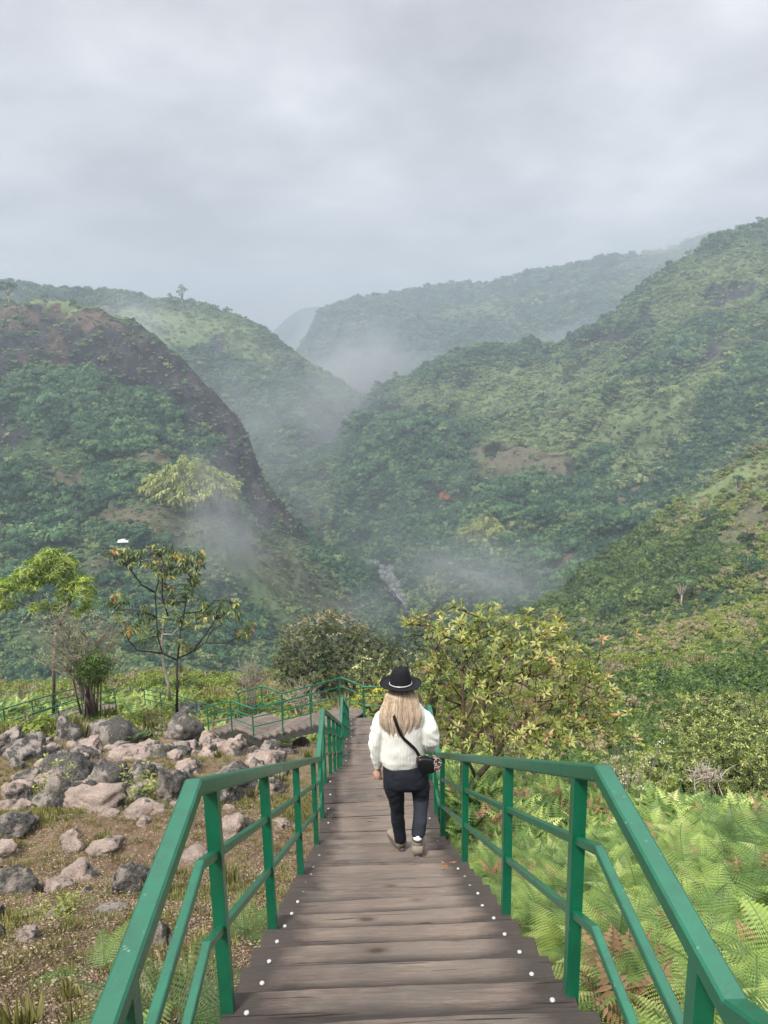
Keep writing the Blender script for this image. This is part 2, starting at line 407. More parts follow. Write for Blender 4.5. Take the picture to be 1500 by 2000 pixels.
# ------------------------------------------------------------------ stairway
XL, XR, RH, SLOPE = -.534, .712, .889, .565
def tread_mesh(cx0, cx1, y0, y1, zt, seed, front=True, th=.048, kind='tread'):
    """one board along X between y0 (uphill) and y1 (nose) with worn edges, and two bolts"""
    r = random.Random(seed); mb = MB()
    nx = 28; sec = []
    for i in range(nx+1):
        x = cx0 + (cx1-cx0)*i/nx
        j = .004*math.sin(x*3+seed)+r.uniform(-.0018, .0018); s_ = .0025*math.sin(x*5+seed*2)
        a, bb = y0 + r.uniform(-.002, .002), y1 + j
        sec.append([(x, a, zt-th), (x, a, zt-.004+s_), (x, a+.006, zt+s_), (x, a+(bb-a)*.52, zt+s_-.002), (x, a+(bb-a)*.78, zt+s_-.001), (x, bb-.014, zt+s_), (x, bb, zt-.010+s_), (x, bb, zt-th)])
    V = [p for s in sec for p in s]; n = 8; Fc = []
    for i in range(nx):
        for k in range(n):
            q = (k+1) % n; Fc.append((i*n+k, (i+1)*n+k, (i+1)*n+q, i*n+q))
    Fc += [tuple(range(n)), tuple(range(nx*n, nx*n+n))[::-1]]
    mb.add(V, Fc, 0)
    for sx in (cx0+.085+r.uniform(-.01, .01), cx1-.085+r.uniform(-.01, .01)):
        yy = y1-.10+r.uniform(-.01, .01)
        R0 = .0100; ring = []
        for (rr, dz) in ((R0, 0), (R0, .004), (R0*.75, .007), (R0*.25, .0085)):
            ring += [(sx+rr*math.cos(2*math.pi*k/12), yy+rr*math.sin(2*math.pi*k/12), zt+dz-.001) for k in range(12)]
        Fq = [(a*12+k, a*12+(k+1) % 12, a*12+12+(k+1) % 12, a*12+12+k) for a in range(3) for k in range(12)] + [tuple(range(36, 48))]
        mb.add(ring, Fq, 1)
    return mb
stair = thing('wooden_stairway', 'long weathered timber stairway with white bolt heads running down under the walker', 'stairway', (0, 0, 0))
sd = 0
def put_tread(y0, y1, zt, name='tread'):
    global sd
    sd += 1; r = random.Random(sd*13)
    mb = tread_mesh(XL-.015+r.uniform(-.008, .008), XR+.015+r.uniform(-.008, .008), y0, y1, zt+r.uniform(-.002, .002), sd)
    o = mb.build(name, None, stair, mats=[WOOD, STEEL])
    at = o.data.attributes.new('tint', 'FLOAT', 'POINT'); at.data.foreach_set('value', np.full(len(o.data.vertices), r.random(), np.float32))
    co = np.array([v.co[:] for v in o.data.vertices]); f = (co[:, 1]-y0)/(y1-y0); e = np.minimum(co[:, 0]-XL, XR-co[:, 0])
    dv = np.clip((.80-f)/.22, 0, 1)*(1.0 if 'board' not in name else .0); dv = np.maximum(dv, np.clip(1.15-e/.22, 0, 1)**.8*.95); dv[(f > .985)] = 1.1  # rear band: dirt and painted step shade; nose line: painted shade; ends: dirt
    at = o.data.attributes.new('dirt_shade', 'FLOAT', 'POINT'); at.data.foreach_set('value', dv.astype(np.float32))
def flight(Y0, Z0, Y1, n):
    g = (Y1-Y0)/n; h = SLOPE*g
    for k in range(n): put_tread(Y0+k*g-.022, Y0+(k+1)*g, Z0-(k+1)*h if Z0 is not None else 0)
def landing(Y0, Y1, z, n):
    g = (Y1-Y0)/n
    for k in range(n): put_tread(Y0+k*g+.003, Y0+(k+1)*g-.003, z, 'landing_board')
# upper flight the photographer stands on
g0 = .3064
for k in range(10):
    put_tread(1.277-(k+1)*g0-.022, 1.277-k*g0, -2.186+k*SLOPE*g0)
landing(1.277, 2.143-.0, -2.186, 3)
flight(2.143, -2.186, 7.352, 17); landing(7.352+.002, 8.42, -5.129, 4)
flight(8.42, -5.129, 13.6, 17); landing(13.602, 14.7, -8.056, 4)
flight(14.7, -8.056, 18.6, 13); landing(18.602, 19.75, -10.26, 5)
SYP = [(-1.6, -2.186+SLOPE*2.877)] + [(a, b) for a, b in SY[1:]] + [(19.75, -10.26)]
for sx, nm in ((XL+.05, 'stringer'), (XR-.05, 'stringer'), ((XL+XR)/2, 'stringer')):
    mb = MB(); mb.sweep([(sx, y, z-.225) for y, z in SYP], .055, .14, .004); mb.build(nm, DARKSTEEL, stair)
for y in (1.7, 4.8, 7.9, 11, 14.2, 16.8, 19.3):
    mb = MB()
    for sx in (XL+.12, XR-.12): mb.box(sx-.05, sx+.05, y-.05, y+.05, stair_z(y)-1.2, stair_z(y)-.38)
    mb.box(XL+.0, XR-.0, y-.04, y+.04, stair_z(y)-.44, stair_z(y)-.372)
    mb.build('support_frame', DARKSTEEL, stair)

def railing(name, label, path, posts, x_out=(0, 0), hw=.054, hh=.05, pw=.046, mids=(.30, .595), grp=None, low_off=0):
    """path: list of (x,y,z of the handrail's top); posts: fractions list [(x,y,ztop,zbottom)]"""
    t = thing(name, label, 'railing', path[0][:2] + (path[0][2]-RH,), group=grp)
    off = Vector(t.location)
    T = lambda p: tuple(Vector(p)-off)
    mb = MB(); mb.sweep([T(p) for p in path], hw, hh, .006); mb.build('handrail', GREEN, t)
    for m_ in mids:
        mb = MB(); mb.sweep([T((p[0]+low_off, p[1], p[2]-RH+m_+.015)) for p in path], .028, .03, .003); mb.build('mid_rail', GREEN, t)
    for (x, y, z1, z0) in posts:
        mb = MB(); a = T((x, y, z1)); c0 = T((x, y, z0))
        mb.box(a[0]-pw/2, a[0]+pw/2, a[1]-pw/2, a[1]+pw/2, c0[2], a[2]-hh*.75, 0, .004); mb.build('post', GREEN, t)
    return t
RY = [(-1.6, -1.297+SLOPE*2.877), (1.277, -1.297), (2.143, -1.297), (7.352, -4.24), (8.42, -4.24), (13.6, -7.167), (14.7, -7.167), (18.6, -9.371)]
def rail_z(y): return float(np.interp(y, [a for a, _ in RY], [b for _, b in RY]))
LP = [-1.2, .1, 1.42, 2.37, 3.56, 5.10, 6.68, 7.62, 8.3, 9.6, 10.8, 12.0, 13.1, 13.9, 14.6, 15.9, 17.1, 18.3]
RP = [-1.2, .1, 1.42, 2.38, 3.62, 5.27, 6.95, 7.62, 8.3, 9.6, 10.8, 12.0, 13.1, 13.9, 14.6, 15.9, 17.1, 18.3]
def pst(x, ys): return [(x, y, rail_z(y), stair_z(y)-.20) for y in ys]
railing('stair_railing', 'green steel railing along the rocky left side of the straight timber stairway', [(XL, y, z) for y, z in RY]+[(XL, 18.95, -9.371)], pst(XL, LP)+[(XL, 18.9, -9.371, -10.4)], low_off=-.0)
railing('stair_railing', 'green steel railing along the ferny right side of the straight timber stairway', [(XR, y, z) for y, z in RY]+[(XR, 19.72, -9.371)], pst(XR, RP)+[(XR, 19.1, -9.371, -10.4), (XR, 19.7, -9.371, -10.4)])

# ------------------------------------------------------------------ walkways that zigzag off to the left
def walkway(label, path, width=1.25, steps_per_m=3.4):
    """path = centre line (x,y,z). The boards of the deck are its surface pattern."""
    t = thing('timber_walkway', label, 'walkway', path[0]); off = Vector(path[0])
    mb = MB(); sides = ([], []); tints = []
    for a, b in zip(path[:-1], path[1:]):
        a, b = Vector(a), Vector(b); d = b-a; hl = math.hypot(d.x, d.y); n = max(2, int(hl*steps_per_m))
        dx, dy = d.x/hl, d.y/hl; sx, sy = dy, -dx
        for k in range(n):
            f0, f1 = k/n, (k+1)/n
            z = a.z + d.z*(k+1)/n if abs(d.z) > .05 else a.z
            q0, q1 = a+d*f0, a+d*f1
            e = width/2 + random.uniform(-.02, .02); g = .02/ (hl/n)
            V = []
            for zz_ in (z-.05, z):
                for q, s_ in ((q0+d*(.004/hl), -1), (q0+d*(.004/hl), 1), (q1+d*(.0), 1), (q1, -1)):
                    V.append((q.x+sx*e*s_-off.x, q.y+sy*e*s_-off.y, zz_-off.z))
            mb.add(V, [(3, 2, 1, 0), (4, 5, 6, 7), (0, 1, 5, 4), (1, 2, 6, 5), (2, 3, 7, 6), (3, 0, 4, 7)]); tints += [random.random()]*8
    o = mb.build('deck', WOOD, t)
    at = o.data.attributes.new('tint', 'FLOAT', 'POINT'); at.data.foreach_set('value', np.array(tints, np.float32))
    def offs(s_):
        out = []
        for i, p in enumerate(path):
            p = Vector(p); a = Vector(path[max(i-1, 0)]); b = Vector(path[min(i+1, len(path)-1)])
            h0 = (p-a) if i else (b-p); h1 = (b-p) if i < len(path)-1 else (p-a)
            h0.z = h1.z = 0; h = (h0.normalized()+h1.normalized()).normalized(); k = 1/max(.4, h.dot(h0.normalized()))
            out.append((p.x+h.y*s_*k, p.y-h.x*s_*k, p.z))
        return out
    for s_ in (-width/2+.06, width/2-.06):
        mb = MB(); mb.sweep([(x-off.x, y-off.y, z-.11-off.z) for x, y, z in offs(s_)], .06, .2, .004); mb.build('stringer', DARKSTEEL, t)
    return offs(-width/2), offs(width/2)
def side_rail(label, line, sp=1.3, grp=None):
    path = [(x, y, z+RH) for x, y, z in line]; posts = []
    for a, b in zip(path[:-1], path[1:]):
        a, b = Vector(a), Vector(b); hl = (b-a).length; n = max(1, round(hl/sp))
        for k in range(n+1):
            if k == n and (a is not path[-2] and tuple(b) != tuple(Vector(path[-1]))): continue
            q = a+(b-a)*min(max((k+ (0.06 if k == 0 else (-.06 if k == n else 0)))/n, 0), 1); posts.append((q.x, q.y, q.z, q.z-RH-.15))
    return railing('walkway_railing', label, path, posts, hw=.045, pw=.038, hh=.04, grp=grp)
# branch 1: from the lower landing, away to the left
w1 = [(-.45, 19.75, -10.26), (-1.15, 20.3, -10.40), (-3.0, 21.8, -11.55), (-3.7, 22.35, -11.55), (-4.7, 23.3, -12.2)]
l1, r1 = walkway('timber walkway stepping down leftwards from the foot of the straight stairway', w1)
side_rail('near green railing of the timber walkway below the foot of the stairway', l1[1:])
side_rail('far green railing of the timber walkway, backed by yellow-green scrub', [(-.1, 19.85, -10.26)] + r1[1:])
_t = [(-.18, 19.82, -10.26), (.78, 19.82, -10.26)]
side_rail('short green end railing across the lowest landing, against the yellow-green bush', _t, .7)
# branch 2: beyond the boulders, coming back below them to the left edge
w2 = [tuple(P(468, 1452, 30.0)), tuple(P(400, 1424, 32.5)), tuple(P(330, 1402, 34.5)), tuple(P(262, 1386, 36.0))]
l2, r2 = walkway('timber walkway hidden behind the dark boulders, under the thin dark tree', w2)
side_rail('long green railing running level behind the thin dark tree and the boulders', r2, 1.6)
w3 = [tuple(P(205, 1378, 31.0)), tuple(P(140, 1397, 29.0)), tuple(P(40, 1432, 26.5)), tuple(P(-80, 1475, 24.5))]
l3, r3 = walkway('timber walkway at the left edge, sloping down past the pale boulder', w3)
side_rail('near green railing of the walkway at the left edge beside the pale boulder', l3, 1.5)
side_rail('far green railing of the walkway at the left edge, against the light ferns', r3, 1.5)

# ------------------------------------------------------------------ boulders
def boulder(name, label, c, w_, d_, h_, mat, seed, rz=0, group=None, sub=4, sink=.35, rough=1.0):
    bm = bmesh.new(); bmesh.ops.create_icosphere(bm, subdivisions=sub, radius=1)
    V = np.array([v.co[:] for v in bm.verts]); Fc = np.array([[v.index for v in f.verts] for f in bm.faces]); bm.free()
    r = np.random.default_rng(seed)
    for _ in range(13):                       # flat breaks
        n = r.normal(size=3); n[2] = abs(n[2])*.6; n /= np.linalg.norm(n); lim = r.uniform(.55, .88)
        d = V@n; V = V - np.outer(np.maximum(0, d-lim)*.85, n)
    o = r.uniform(0, 60, 3)
    nn_ = V/np.linalg.norm(V, axis=1)[:, None]
    a = fbm(V[:, 0]+o[0], V[:, 1]+o[1], V[:, 2]+o[2], .8, 3)*.17 + fbm(V[:, 0]+o[1], V[:, 1]+o[2], V[:, 2]+o[0], .2, 3)*.075*rough
    rd = 1-np.abs(fbm(V[:, 0]+o[2], V[:, 1]+o[1], V[:, 2]+o[0], .5, 2))
    V = V + nn_*(a - .15*rd*rough)[:, None]
    V = V*np.array([w_/2, d_/2, h_*.62])
    cr, sr = math.cos(rz), math.sin(rz)
    V = np.stack([V[:, 0]*cr-V[:, 1]*sr, V[:, 0]*sr+V[:, 1]*cr, V[:, 2]], -1)
    ob = mobj(name, V, Fc, mat, smooth=True); ob.location = (c[0], c[1], c[2]+h_*(.62-sink))
    tag(ob, label, 'boulder' if w_ > .5 else 'stone', group); return ob
# photo outline of each prominent boulder: left, right, top, bottom
BL = [
 (98, 172, 1396, 1452, 'pale cream boulder with a smooth left face beside the end of the left walkway', ROCK_GREY),
 (158, 270, 1388, 1458, 'large dark lichen-covered boulder right of the pale cream one, behind the rock field', ROCK_DARK),
 (60, 216, 1462, 1545, 'largest charcoal boulder of the left slope, with a dark right face', ROCK_DARK),
 (298, 382, 1455, 1572, 'tall brown boulder standing just behind the bend of the left railing', ROCK_DARK),
 (350, 410, 1364, 1410, 'near-black rounded boulder at the foot of the thin dark tree', ROCK_DARK),
 (318, 402, 1386, 1450, 'dark streaked boulder with leafy stems on top, in front of the near-black one', ROCK_DARK),
 (402, 476, 1396, 1432, 'grey boulder under the far railing, between the near-black boulder and the zigzag walkway', ROCK_DARK),
 (490, 550, 1400, 1436, 'pinkish-grey boulder touching the end of the zigzag walkway deck', ROCK_PINK),
 (566, 612, 1436, 1466, 'small dark-fronted boulder below the walkway deck and left of the stair rail', ROCK_DARK),
 (-12, 62, 1420, 1458, 'flat-topped grey boulder at the left edge under the walkway', ROCK_GREY),
 (44, 94, 1434, 1462, 'small round grey boulder between the left edge and the pale cream boulder', ROCK_GREY),
 (404, 500, 1578, 1650, 'round grey and pink boulder seen between the first posts of the left railing', ROCK_PINK),
 (-20, 76, 1598, 1645, 'dark-topped boulder with a white lower lip at the left edge', ROCK_DARK),
 (-30, 92, 1678, 1756, 'black boulder with white lichen spots at the left edge', ROCK_DARK),
 (196, 312, 1668, 1756, 'black and white lichened boulder half hidden by the nearest stretch of left handrail', ROCK_DARK),
 (116, 256, 1536, 1592, 'pink boulder with a white face just below the charcoal boulder', ROCK_PINK),
 (242, 330, 1566, 1602, 'low pink boulder left of the bend in the railing', ROCK_PINK),
 (118, 164, 1624, 1650, 'small pink stone standing alone in the middle of the left slope', ROCK_PINK),
 (122, 170, 1640, 1668, 'small pink stone touching the front of another pink stone', ROCK_PINK),
 (72, 160, 1722, 1752, 'pale flat stone right of the black boulder with white spots', ROCK_PINK),
 (78, 142, 1774, 1806, 'orange-pink flat stone with a green sprig at its foot', ROCK_PINK),
 (22, 88, 1806, 1850, 'rounded pink stone in bare soil at the lower left', ROCK_PINK),
 (-30, 12, 1770, 1840, 'dark boulder cut off by the left edge near the rounded pink stone', ROCK_DARK),
 (-25, 50, 1645, 1690, 'pinkish boulder behind the black boulder with white spots', ROCK_PINK),
 (170, 250, 1646, 1680, 'flat pink slab behind the black and white lichened boulder', ROCK_PINK),
 (100, 210, 1690, 1730, 'low pink rounded ledge left of the black and white lichened boulder', ROCK_PINK),
 (528, 572, 1598, 1626, 'small pink rock seen between the third and fourth posts of the left railing', ROCK_PINK),
 (300, 345, 1750, 1860, 'whitish narrow rock seen under the nearest stretch of left handrail', ROCK_GREY),
 (205, 300, 1452, 1492, 'pinkish-grey boulder behind the charcoal boulder and left of the tall brown one', ROCK_PINK),
 (252, 310, 1476, 1530, 'brown speckled boulder between the charcoal boulder and the tall brown one', ROCK_GREY),
 (385, 440, 1422, 1470, 'rounded pink boulder in the middle of the far row of rocks', ROCK_PINK),
 (430, 500, 1424, 1480, 'pink-brown boulder behind the first rail post of the left railing', ROCK_PINK),
 (20, 52, 1478, 1506, 'small pale grey stone left of the charcoal boulder', ROCK_GREY),
 (0, 90, 1446, 1490, 'dark weathered boulder below the flat-topped one at the left edge', ROCK_GREY),
 (460, 560, 1470, 1502, 'long low pink rock ledge just above the left handrail', ROCK_PINK),
 (400, 470, 1506, 1575, 'dark grey boulder with dry grass between the first and second posts of the left railing', ROCK_DARK),
 (0, 70, 1520, 1570, 'broad pale pink rock at the left edge above the dark-topped boulder', ROCK_PINK),
 (20, 72, 1562, 1592, 'small pale pink stone above the dark-topped boulder', ROCK_PINK),
]
RPOS = []
for i, (x0, x1, y0, y1, lab, mt) in enumerate(BL):
    q = hit((x0+x1)/2, y1-4); w_ = (x1-x0)/F*q.y*1.12; h_ = (y1-y0)/F*q.y*1.08
    d_ = w_*random.uniform(.75, .95)
    # the bulk stands behind its visible foot
    cyy = q.y + d_*.38; sc_ = cyy/q.y
    c = (q.x*sc_, cyy, float(G(q.x*sc_, cyy)))
    drop = max(0, q.z-c[2])
    boulder('boulder' if w_ > .5 else 'stone', lab, c, w_*sc_*1.12, d_*1.1, h_*.95+drop*.8, mt, 100+i, random.uniform(-.3, .3), sink=.42)
    RPOS.append((c[0], c[1], w_*.5))
r = np.random.default_rng(5); cnt = 0
while cnt < 46:                       # mid-sized rocks crowd the top of the slope
    y = r.uniform(9.5, 20.5); x = -1.6 - r.uniform(0, 1)**.9*(.60*y)
    w_ = r.uniform(.55, 1.15)
    if any((x-a)**2+(y-b)**2 < (c*.55+w_*.33)**2 for a, b, c in RPOS): cnt += .2; continue
    RPOS.append((x, y, w_*.5)); cnt += 1; mt = [ROCK_PINK, ROCK_GREY, ROCK_DARK, ROCK_PINK][int(r.integers(0, 4))]
    boulder('boulder', 'one of the middle-sized weathered boulders crowding the top of the rocky left slope', (x, y, float(G(x, y))), w_, w_*r.uniform(.7, 1), w_*r.uniform(.4, .7), mt, 800+int(cnt*10), r.uniform(0, 3), 'middle-sized boulders at the top of the rocky slope', 4, .42)
cnt = 0
while cnt < 170:
    y = r.uniform(4.2, 21); x = -1.0 - r.uniform(0, 1)**.8*(.62*y+1)
    if y < 9 and r.random() < .6: continue
    w_ = r.uniform(.25, .75)*(1 if y > 9 else .6)
    if any((x-a)**2+(y-b)**2 < (c*.6+w_*.35)**2 for a, b, c in RPOS): continue
    if x > -1.2-w_/2: continue
    RPOS.append((x, y, w_*.5)); cnt += 1
    mt = ROCK_PINK if r.random() < .6 else (ROCK_GREY if r.random() < .6 else ROCK_DARK)
    boulder('stone', 'one of the many small weathered stones strewn between the larger boulders left of the stairs', (x, y, float(G(x, y))), w_, w_*r.uniform(.7, 1), w_*r.uniform(.3, .6), mt, 500+cnt, r.uniform(0, 3), 'small stones strewn between the boulders', 3, .45)['category'] = 'stone'

# ------------------------------------------------------------------ leaf, branch and scatter tools
def leaf_arrays(pos, d, nrm, Ln, Wd, droop=.15, fold=.12):
    """folded rhombus leaves: 4 verts, 2 triangles each"""
    d = d/np.maximum(1e-6, np.linalg.norm(d, axis=1))[:, None]
    s = np.cross(d, nrm); s /= np.maximum(1e-6, np.linalg.norm(s, axis=1))[:, None]; u = np.cross(s, d)
    Ln = Ln[:, None]; Wd = Wd[:, None]
    a = pos; m1 = pos+d*Ln*.45+s*Wd/2+u*Wd*fold; m2 = pos+d*Ln*.45-s*Wd/2+u*Wd*fold
    t = pos+d*Ln-u*Ln*droop
    V = np.stack([a, m1, m2, t], 1).reshape(-1, 3); n = len(pos)
    b = np.arange(n)[:, None]*4
    Fc = np.concatenate([b+np.array([[0, 1, 3]]), b+np.array([[0, 3, 2]])], 1).reshape(-1, 3)
    return V, Fc
def rand_unit(n, r):
    v = r.normal(size=(n, 3)); return v/np.linalg.norm(v, axis=1)[:, None]
def leaf_mesh(name, pos, d, nrm, Ln, Wd, tint, mat, parent=None, link=True, droop=.15, fold=.12):
    V, Fc = leaf_arrays(pos, d, nrm, Ln, Wd, droop, fold)
    return mobj(name, V, Fc, mat, parent, attrs={'tint': ('FACE', np.repeat(tint, 2))}, link=link)
def grow(p, d, ln, r0, depth, r, segs, tips, spread=.6, up=.15, n_child=(2, 3), shrink=.72, wob=.12, taper=.6, target=None):
    pts = [p.copy()]; rad = [r0]; k = 5; q = p.copy(); dd = d.normalized()
    for i in range(k):
        dd = (dd + Vector((r.gauss(0, wob), r.gauss(0, wob), r.gauss(0, wob)+up*.3))).normalized()
        q = q + dd*(ln/k); pts.append(q.copy()); rad.append(r0*(1-(1-taper)*(i+1)/k))
    segs.append((pts, rad))
    if depth == 0: tips.append((q.copy(), dd.copy())); return
    nc = r.randint(*n_child)
    for c in range(nc):
        ax = dd.orthogonal().normalized(); ax = Matrix.Rotation(2*math.pi*(c+r.random()*.6)/nc, 3, dd) @ ax
        nd = (dd*math.cos(spread)+ax*math.sin(spread)*r.uniform(.7, 1.2)+Vector((0, 0, up))).normalized()
        grow(q, nd, ln*shrink*r.uniform(.8, 1.2), rad[-1]*.85, depth-1, r, segs, tips, spread, up, n_child, shrink, wob, taper)
    if depth >= 2:       # side shoots
        for i in (2, 3):
            ax = Matrix.Rotation(r.uniform(0, 6.28), 3, dd) @ dd.orthogonal().normalized()
            grow(pts[i], (dd*.5+ax).normalized(), ln*shrink*.7, rad[i]*.5, depth-2, r, segs, tips, spread, up, n_child, shrink, wob, taper)
def segs_mesh(name, segs, mat, parent=None, sides=6, rmin=.002, link=True):
    mb = MB()
    for pts, rad in segs: mb.tube(pts, [max(rmin, x) for x in rad], sides if rad[0] > .012 else 4)
    return mb.build(name, mat, parent, smooth=True, link=link)
def lobed_leaves(r, n, radii, lobes, leaf, width, lobe_r=(.3, .5), inner=.15, flat=.75, zmin=-.55, holes=.0):
    """leaf positions over an uneven crown built of many lobes"""
    radii = np.array(radii); C = []
    for _ in range(lobes):
        v = rand_unit(1, r)[0]
        while v[2] < zmin: v = rand_unit(1, r)[0]
        C.append(v*radii*r.uniform(.5, .82))
    C = np.array(C); LR = r.uniform(lobe_r[0], lobe_r[1], lobes)*radii.min()
    k = r.integers(0, lobes, n); v = rand_unit(n, r); v[:, 2] = np.where(v[:, 2] < -.3, -v[:, 2], v[:, 2])
    rr = LR[k]*(1-np.abs(r.normal(0, .16, n)))*np.array([1.0])
    pos = C[k]+v*rr[:, None]*np.array([1, 1, flat])
    # keep only leaves not buried inside other lobes
    keep = np.ones(n, bool)
    for j in range(lobes):
        d = np.linalg.norm((pos-C[j])/np.array([1, 1, flat]), axis=1); keep &= ~((d < LR[j]*.72) & (k != j) & (r.random(n) > inner))
    pos, v = pos[keep], v[keep]; n = len(pos)
    nrm = v+r.normal(0, .45, (n, 3)); d = np.cross(nrm, rand_unit(n, r)); d[:, 2] += -.1
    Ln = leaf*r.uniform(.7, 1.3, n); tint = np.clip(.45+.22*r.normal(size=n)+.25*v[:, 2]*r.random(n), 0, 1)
    return pos, d, nrm, Ln, Ln*width, tint, C, LR
PROTO = {}
def proto_coll(name, objs):
    c = bpy.data.collections.new(name)
    for o in objs: c.objects.link(o)
    PROTO[name] = c; return c
def scatter(name, label, cat, coll, pos, scale, rot, idx, kind='stuff', parent=None):
    me = bpy.data.meshes.new(name); me.vertices.add(len(pos)); me.vertices.foreach_set('co', np.asarray(pos, np.float32).ravel())
    a = me.attributes.new('scl', 'FLOAT', 'POINT'); a.data.foreach_set('value', np.asarray(scale, np.float32))
    a = me.attributes.new('rot', 'FLOAT_VECTOR', 'POINT'); a.data.foreach_set('vector', np.asarray(rot, np.float32).ravel())
    a = me.attributes.new('idx', 'INT', 'POINT'); a.data.foreach_set('value', np.asarray(idx, np.int32))
    o = bpy.data.objects.new(name, me); COL.objects.link(o); o.parent = parent
    ng = bpy.data.node_groups.new(name, 'GeometryNodeTree')
    ng.interface.new_socket('Geometry', in_out='INPUT', socket_type='NodeSocketGeometry')
    ng.interface.new_socket('Geometry', in_out='OUTPUT', socket_type='NodeSocketGeometry')
    gi = ng.nodes.new('NodeGroupInput'); go = ng.nodes.new('NodeGroupOutput')
    ci = ng.nodes.new('GeometryNodeCollectionInfo'); ci.inputs['Collection'].default_value = coll
    ci.inputs['Separate Children'].default_value = True; ci.inputs['Reset Children'].default_value = True
    ip = ng.nodes.new('GeometryNodeInstanceOnPoints'); ip.inputs['Pick Instance'].default_value = True
    def na(n, t):
        q = ng.nodes.new('GeometryNodeInputNamedAttribute'); q.data_type = t; q.inputs['Name'].default_value = n; return q.outputs['Attribute']
    ng.links.new(gi.outputs[0], ip.inputs['Points']); ng.links.new(ci.outputs[0], ip.inputs['Instance'])
    ng.links.new(na('idx', 'INT'), ip.inputs['Instance Index']); ng.links.new(na('scl', 'FLOAT'), ip.inputs['Scale'])
    ng.links.new(na('rot', 'FLOAT_VECTOR'), ip.inputs['Rotation']); ng.links.new(ip.outputs[0], go.inputs[0])
    md = o.modifiers.new('scatter', 'NODES'); md.node_group = ng
    return tag(o, label, cat, kind=kind)

# ------------------------------------------------------------------ leaf materials
FERN = leaf_mat('fern_green', [(0, (.016, .036, .010)), (.25, (.045, .092, .022)), (.5, (.105, .185, .040)), (.8, (.29, .38, .09)), (1, (.58, .60, .28))], .16, .5, True, .6)
FERN_DEAD = leaf_mat('dead_fern', [(0, (.10, .055, .03)), (1, (.36, .22, .12))], .2, .7)
FERN_ORANGE = leaf_mat('orange_fern', [(0, (.45, .16, .04)), (1, (.62, .27, .08))], .2, .7)
GRASS = leaf_mat('grass_blade', [(0, (.09, .10, .035)), (.5, (.22, .22, .08)), (.8, (.36, .33, .15)), (1, (.46, .38, .20))], .3, .6, True, .5)
LITTER = leaf_mat('leaf_litter', [(0, (.08, .05, .032)), (.5, (.23, .165, .11)), (1, (.46, .38, .28))], .1, .8, True, .4)
BUSHL = leaf_mat('shrub_leaf', [(0, (.045, .075, .02)), (.3, (.12, .16, .038)), (.6, (.25, .29, .07)), (.88, (.47, .46, .17)), (.94, (.44, .29, .12)), (1, (.50, .24, .14))], .35, .35)
OLIVE = leaf_mat('olive_leaf', [(0, (.022, .034, .011)), (.4, (.060, .078, .024)), (.75, (.13, .15, .045)), (1, (.30, .31, .13))], .2, .4)
DKGRN = leaf_mat('thicket_leaf', [(0, (.025, .05, .014)), (.5, (.07, .125, .026)), (.8, (.16, .22, .05)), (1, (.36, .38, .11))], .25, .4, True, .5)
LIME = leaf_mat('lime_leaf', [(0, (.075, .11, .022)), (.5, (.20, .26, .05)), (1, (.46, .49, .13))], .4, .4)
YELLOW = leaf_mat('yellow_leaf', [(0, (.16, .19, .02)), (.5, (.34, .36, .04)), (1, (.56, .53, .09))], .4, .4)
COMPOUND = leaf_mat('umbrella_leaf', [(0, (.04, .07, .028)), (.5, (.10, .15, .055)), (.88, (.28, .31, .13)), (.96, (.5, .42, .06)), (1, (.45, .14, .05))], .25, .4)
GREYG = leaf_mat('grey_green_leaf', [(0, (.09, .105, .05)), (.5, (.19, .20, .11)), (1, (.34, .33, .2))], .25, .6)
FAR = leaf_mat('forest_leaf', [(0, (.008, .030, .017)), (.4, (.032, .090, .044)), (.7, (.088, .172, .070)), (.9, (.20, .28, .10)), (1, (.32, .35, .14))], .12, .6, True, .6, .2)
FARL = leaf_mat('scrub_leaf', [(0, (.07, .12, .048)), (.4, (.16, .225, .088)), (.7, (.27, .33, .13)), (1, (.44, .46, .22))], .15, .6, True, .6, .2)
BAMBOO = leaf_mat('bamboo_leaf', [(0, (.10, .14, .03)), (.5, (.28, .33, .09)), (1, (.52, .54, .22))], .3, .5)
DRY = leaf_mat('dry_scrub_leaf', [(0, (.14, .13, .06)), (.5, (.28, .25, .14)), (1, (.45, .38, .25))], .2, .7, True, .5)
ORANGET = leaf_mat('red_blossom', [(0, (.20, .06, .03)), (1, (.62, .22, .12))], .2, .6)

